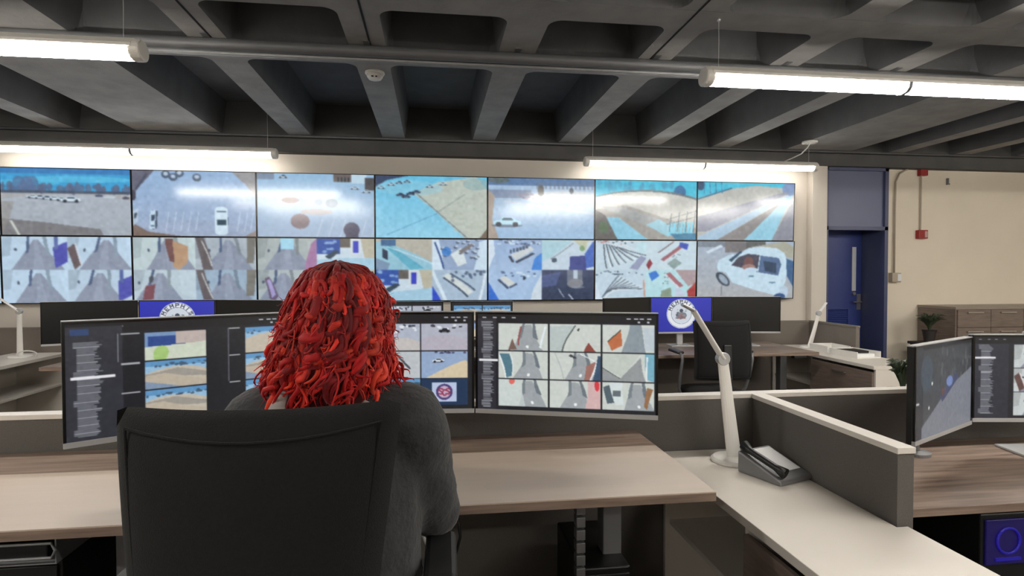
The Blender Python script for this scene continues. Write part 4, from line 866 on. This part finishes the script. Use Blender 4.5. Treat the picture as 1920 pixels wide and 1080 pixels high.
def lock(a, z0, zend, layer, rad, amp, turns, spread, n=36, droop=0):
    global dye
    ph = hr.uniform(0,2*PI); pts = []; rs = []; aa = a+hr.uniform(-spread,spread)
    for k in range(n):
        q = k/(n-1); z = z0+(zend-z0)*q; ang = a+(aa-a)*q
        r = env(ang, z)*layer
        if q < .2: r = r*(q/.2)**.6*.9+.1*r
        r += .022*max(0, q-.75)*droop*4
        c2, s2 = math.cos(ang), math.sin(ang); am = amp*min(1, q*1.8)*(.8+.3*math.sin(ph+9*q)); h = ph+turns*2*PI*q**1.15
        pts.append((hc.x+c2*r-s2*am*math.cos(h)+c2*am*.75*math.sin(h), hc.y+s2*r+c2*am*math.cos(h)+s2*am*.75*math.sin(h), z+.007*math.sin(h*1.3)))
        rs.append(rad*(.75+.25*math.sin(PI*q))*(1 if q < .75 else 1-(q-.75)/.25*.85))
    hb.tube(pts, rs, 6, flat=.62)
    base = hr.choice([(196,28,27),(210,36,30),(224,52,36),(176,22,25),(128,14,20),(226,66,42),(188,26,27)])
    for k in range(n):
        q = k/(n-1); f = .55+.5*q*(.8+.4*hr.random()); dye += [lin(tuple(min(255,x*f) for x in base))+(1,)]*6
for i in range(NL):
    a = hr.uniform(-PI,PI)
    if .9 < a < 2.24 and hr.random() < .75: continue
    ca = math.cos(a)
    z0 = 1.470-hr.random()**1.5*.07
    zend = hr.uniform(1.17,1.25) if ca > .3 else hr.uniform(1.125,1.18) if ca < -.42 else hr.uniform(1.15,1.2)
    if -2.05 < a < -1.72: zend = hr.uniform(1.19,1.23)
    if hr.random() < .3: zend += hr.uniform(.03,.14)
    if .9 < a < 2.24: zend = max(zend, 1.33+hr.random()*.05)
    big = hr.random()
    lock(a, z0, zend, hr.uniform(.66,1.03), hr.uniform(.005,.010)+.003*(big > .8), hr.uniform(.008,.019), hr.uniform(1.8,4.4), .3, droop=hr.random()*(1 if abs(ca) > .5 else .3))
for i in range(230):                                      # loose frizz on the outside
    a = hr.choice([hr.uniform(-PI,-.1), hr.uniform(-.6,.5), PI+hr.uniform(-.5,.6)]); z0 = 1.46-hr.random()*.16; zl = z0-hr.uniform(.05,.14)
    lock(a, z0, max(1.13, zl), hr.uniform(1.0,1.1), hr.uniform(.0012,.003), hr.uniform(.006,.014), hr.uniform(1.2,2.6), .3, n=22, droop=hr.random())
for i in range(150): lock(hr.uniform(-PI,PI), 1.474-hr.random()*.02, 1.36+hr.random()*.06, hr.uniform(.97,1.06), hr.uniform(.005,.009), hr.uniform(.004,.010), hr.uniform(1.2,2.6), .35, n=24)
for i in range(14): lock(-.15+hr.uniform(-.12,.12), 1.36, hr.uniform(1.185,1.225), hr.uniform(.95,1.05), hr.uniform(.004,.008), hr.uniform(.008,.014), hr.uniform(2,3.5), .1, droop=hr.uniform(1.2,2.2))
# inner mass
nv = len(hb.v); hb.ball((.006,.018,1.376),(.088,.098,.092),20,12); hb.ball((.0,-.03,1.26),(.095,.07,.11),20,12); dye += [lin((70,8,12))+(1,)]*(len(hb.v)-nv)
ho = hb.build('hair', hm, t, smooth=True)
ca = ho.data.color_attributes.new('dye', 'FLOAT_COLOR', 'POINT'); ca.data.foreach_set('color', np.array(dye, np.float32).ravel())

# ------------------------------------------------------------------ under the desks
t = thing('computer_tower', 'black computer tower under desk beside cable spine, below the banner', 'computer', (.60,2.2,0), .0)
t['label'] = 'black computer tower on the floor under the right end of the near desk'
MB().box(-.09,.09,-.2,.2,.0,.42).build('case', M['black'], t, bevel=.006); MB().box(-.085,.085,-.21,-.2,.02,.4).build('front_panel', M['chairf'], t, bevel=.003)
t = thing('computer_tower', 'dark computer tower with blue glow on floor at lower right corner', 'computer', (2.0,2.02,.0), 0)
MB().box(-.1,.1,-.2,.2,.0,.61).build('case', M['black'], t, bevel=.006)
MB().box(-.085,.085,-.208,-.2,.43,.59).build('front_window', M['blueglow'], t, bevel=.003)
MB().tube([(.045*math.cos(a),-.212,.515+.045*math.sin(a)) for a in np.linspace(0,2*PI,20)], .004, 6).build('fan_ring', M['bluelit'], t)
MB().box(-.05,.05,-.213,-.208,.445,.455).build('light_strip', M['bluelit'], t)
t = thing('cable_spine', 'segmented vertical cable guide under the near desk', 'cable guide', (.50,1.98,0))
for k in range(16): MB().box(-.016,.016,-.02,.02,.01+k*.044,.046+k*.044).build('segment', M['grey'], t, bevel=.003)
MB().box(-.006,.006,-.006,.006,0,.72).build('core_cable', M['cable'], t)
o = MB().tube([(.02,2.02,.72),(.0,2.01,.62),(-.04,2.0,.58),(0,1.97,.5),(.01,1.98,.3),(.0,2.0,.02)], .006, 8).build('cable', M['wcable'], smooth=True); tag(o, 'grey cable hanging under the near desk right of the chair', 'cable')
o = MB().tube([(.07,2.03,.72),(.09,2.02,.55),(.05,2.01,.4),(.06,2.02,.2),(.07,2.03,.01)], .005, 8).build('cable', M['cable'], smooth=True); tag(o, 'black cable hanging under the near desk beside the grey one', 'cable')
t = thing('docking_tray', 'dark metal tray with rounded frame hung under the lower left desk', 'under-desk tray', (-1.16,1.885,.655))
MB().box(-.13,.13,-.12,.12,.0,.004).box(-.13,-.126,-.12,.12,.004,.075).box(.126,.13,-.12,.12,.004,.075).build('tray_body', M['grey'], t)
MB().tube([(-.12,-.125,.02),(-.13,-.125,.04),(-.12,-.125,.06),(.12,-.125,.06),(.13,-.125,.04),(.12,-.125,.02),(-.12,-.125,.02)], .004, 8).build('front_rail', M['grey'], t)
MB().box(-.09,.09,-.09,.09,.004,.05).build('dock', M['black'], t, bevel=.004)
t = thing('drawer_pedestal', 'dark pedestal standing under the lower left desk', 'cabinet', (-1.35,2.2,0))
MB().box(-.2,.2,-.2,.25,0,.56).build('body', M['chairf'], t, bevel=.003); MB().box(-.19,.19,-.212,-.2,.3,.55).build('drawer', M['chairf'], t, bevel=.003)
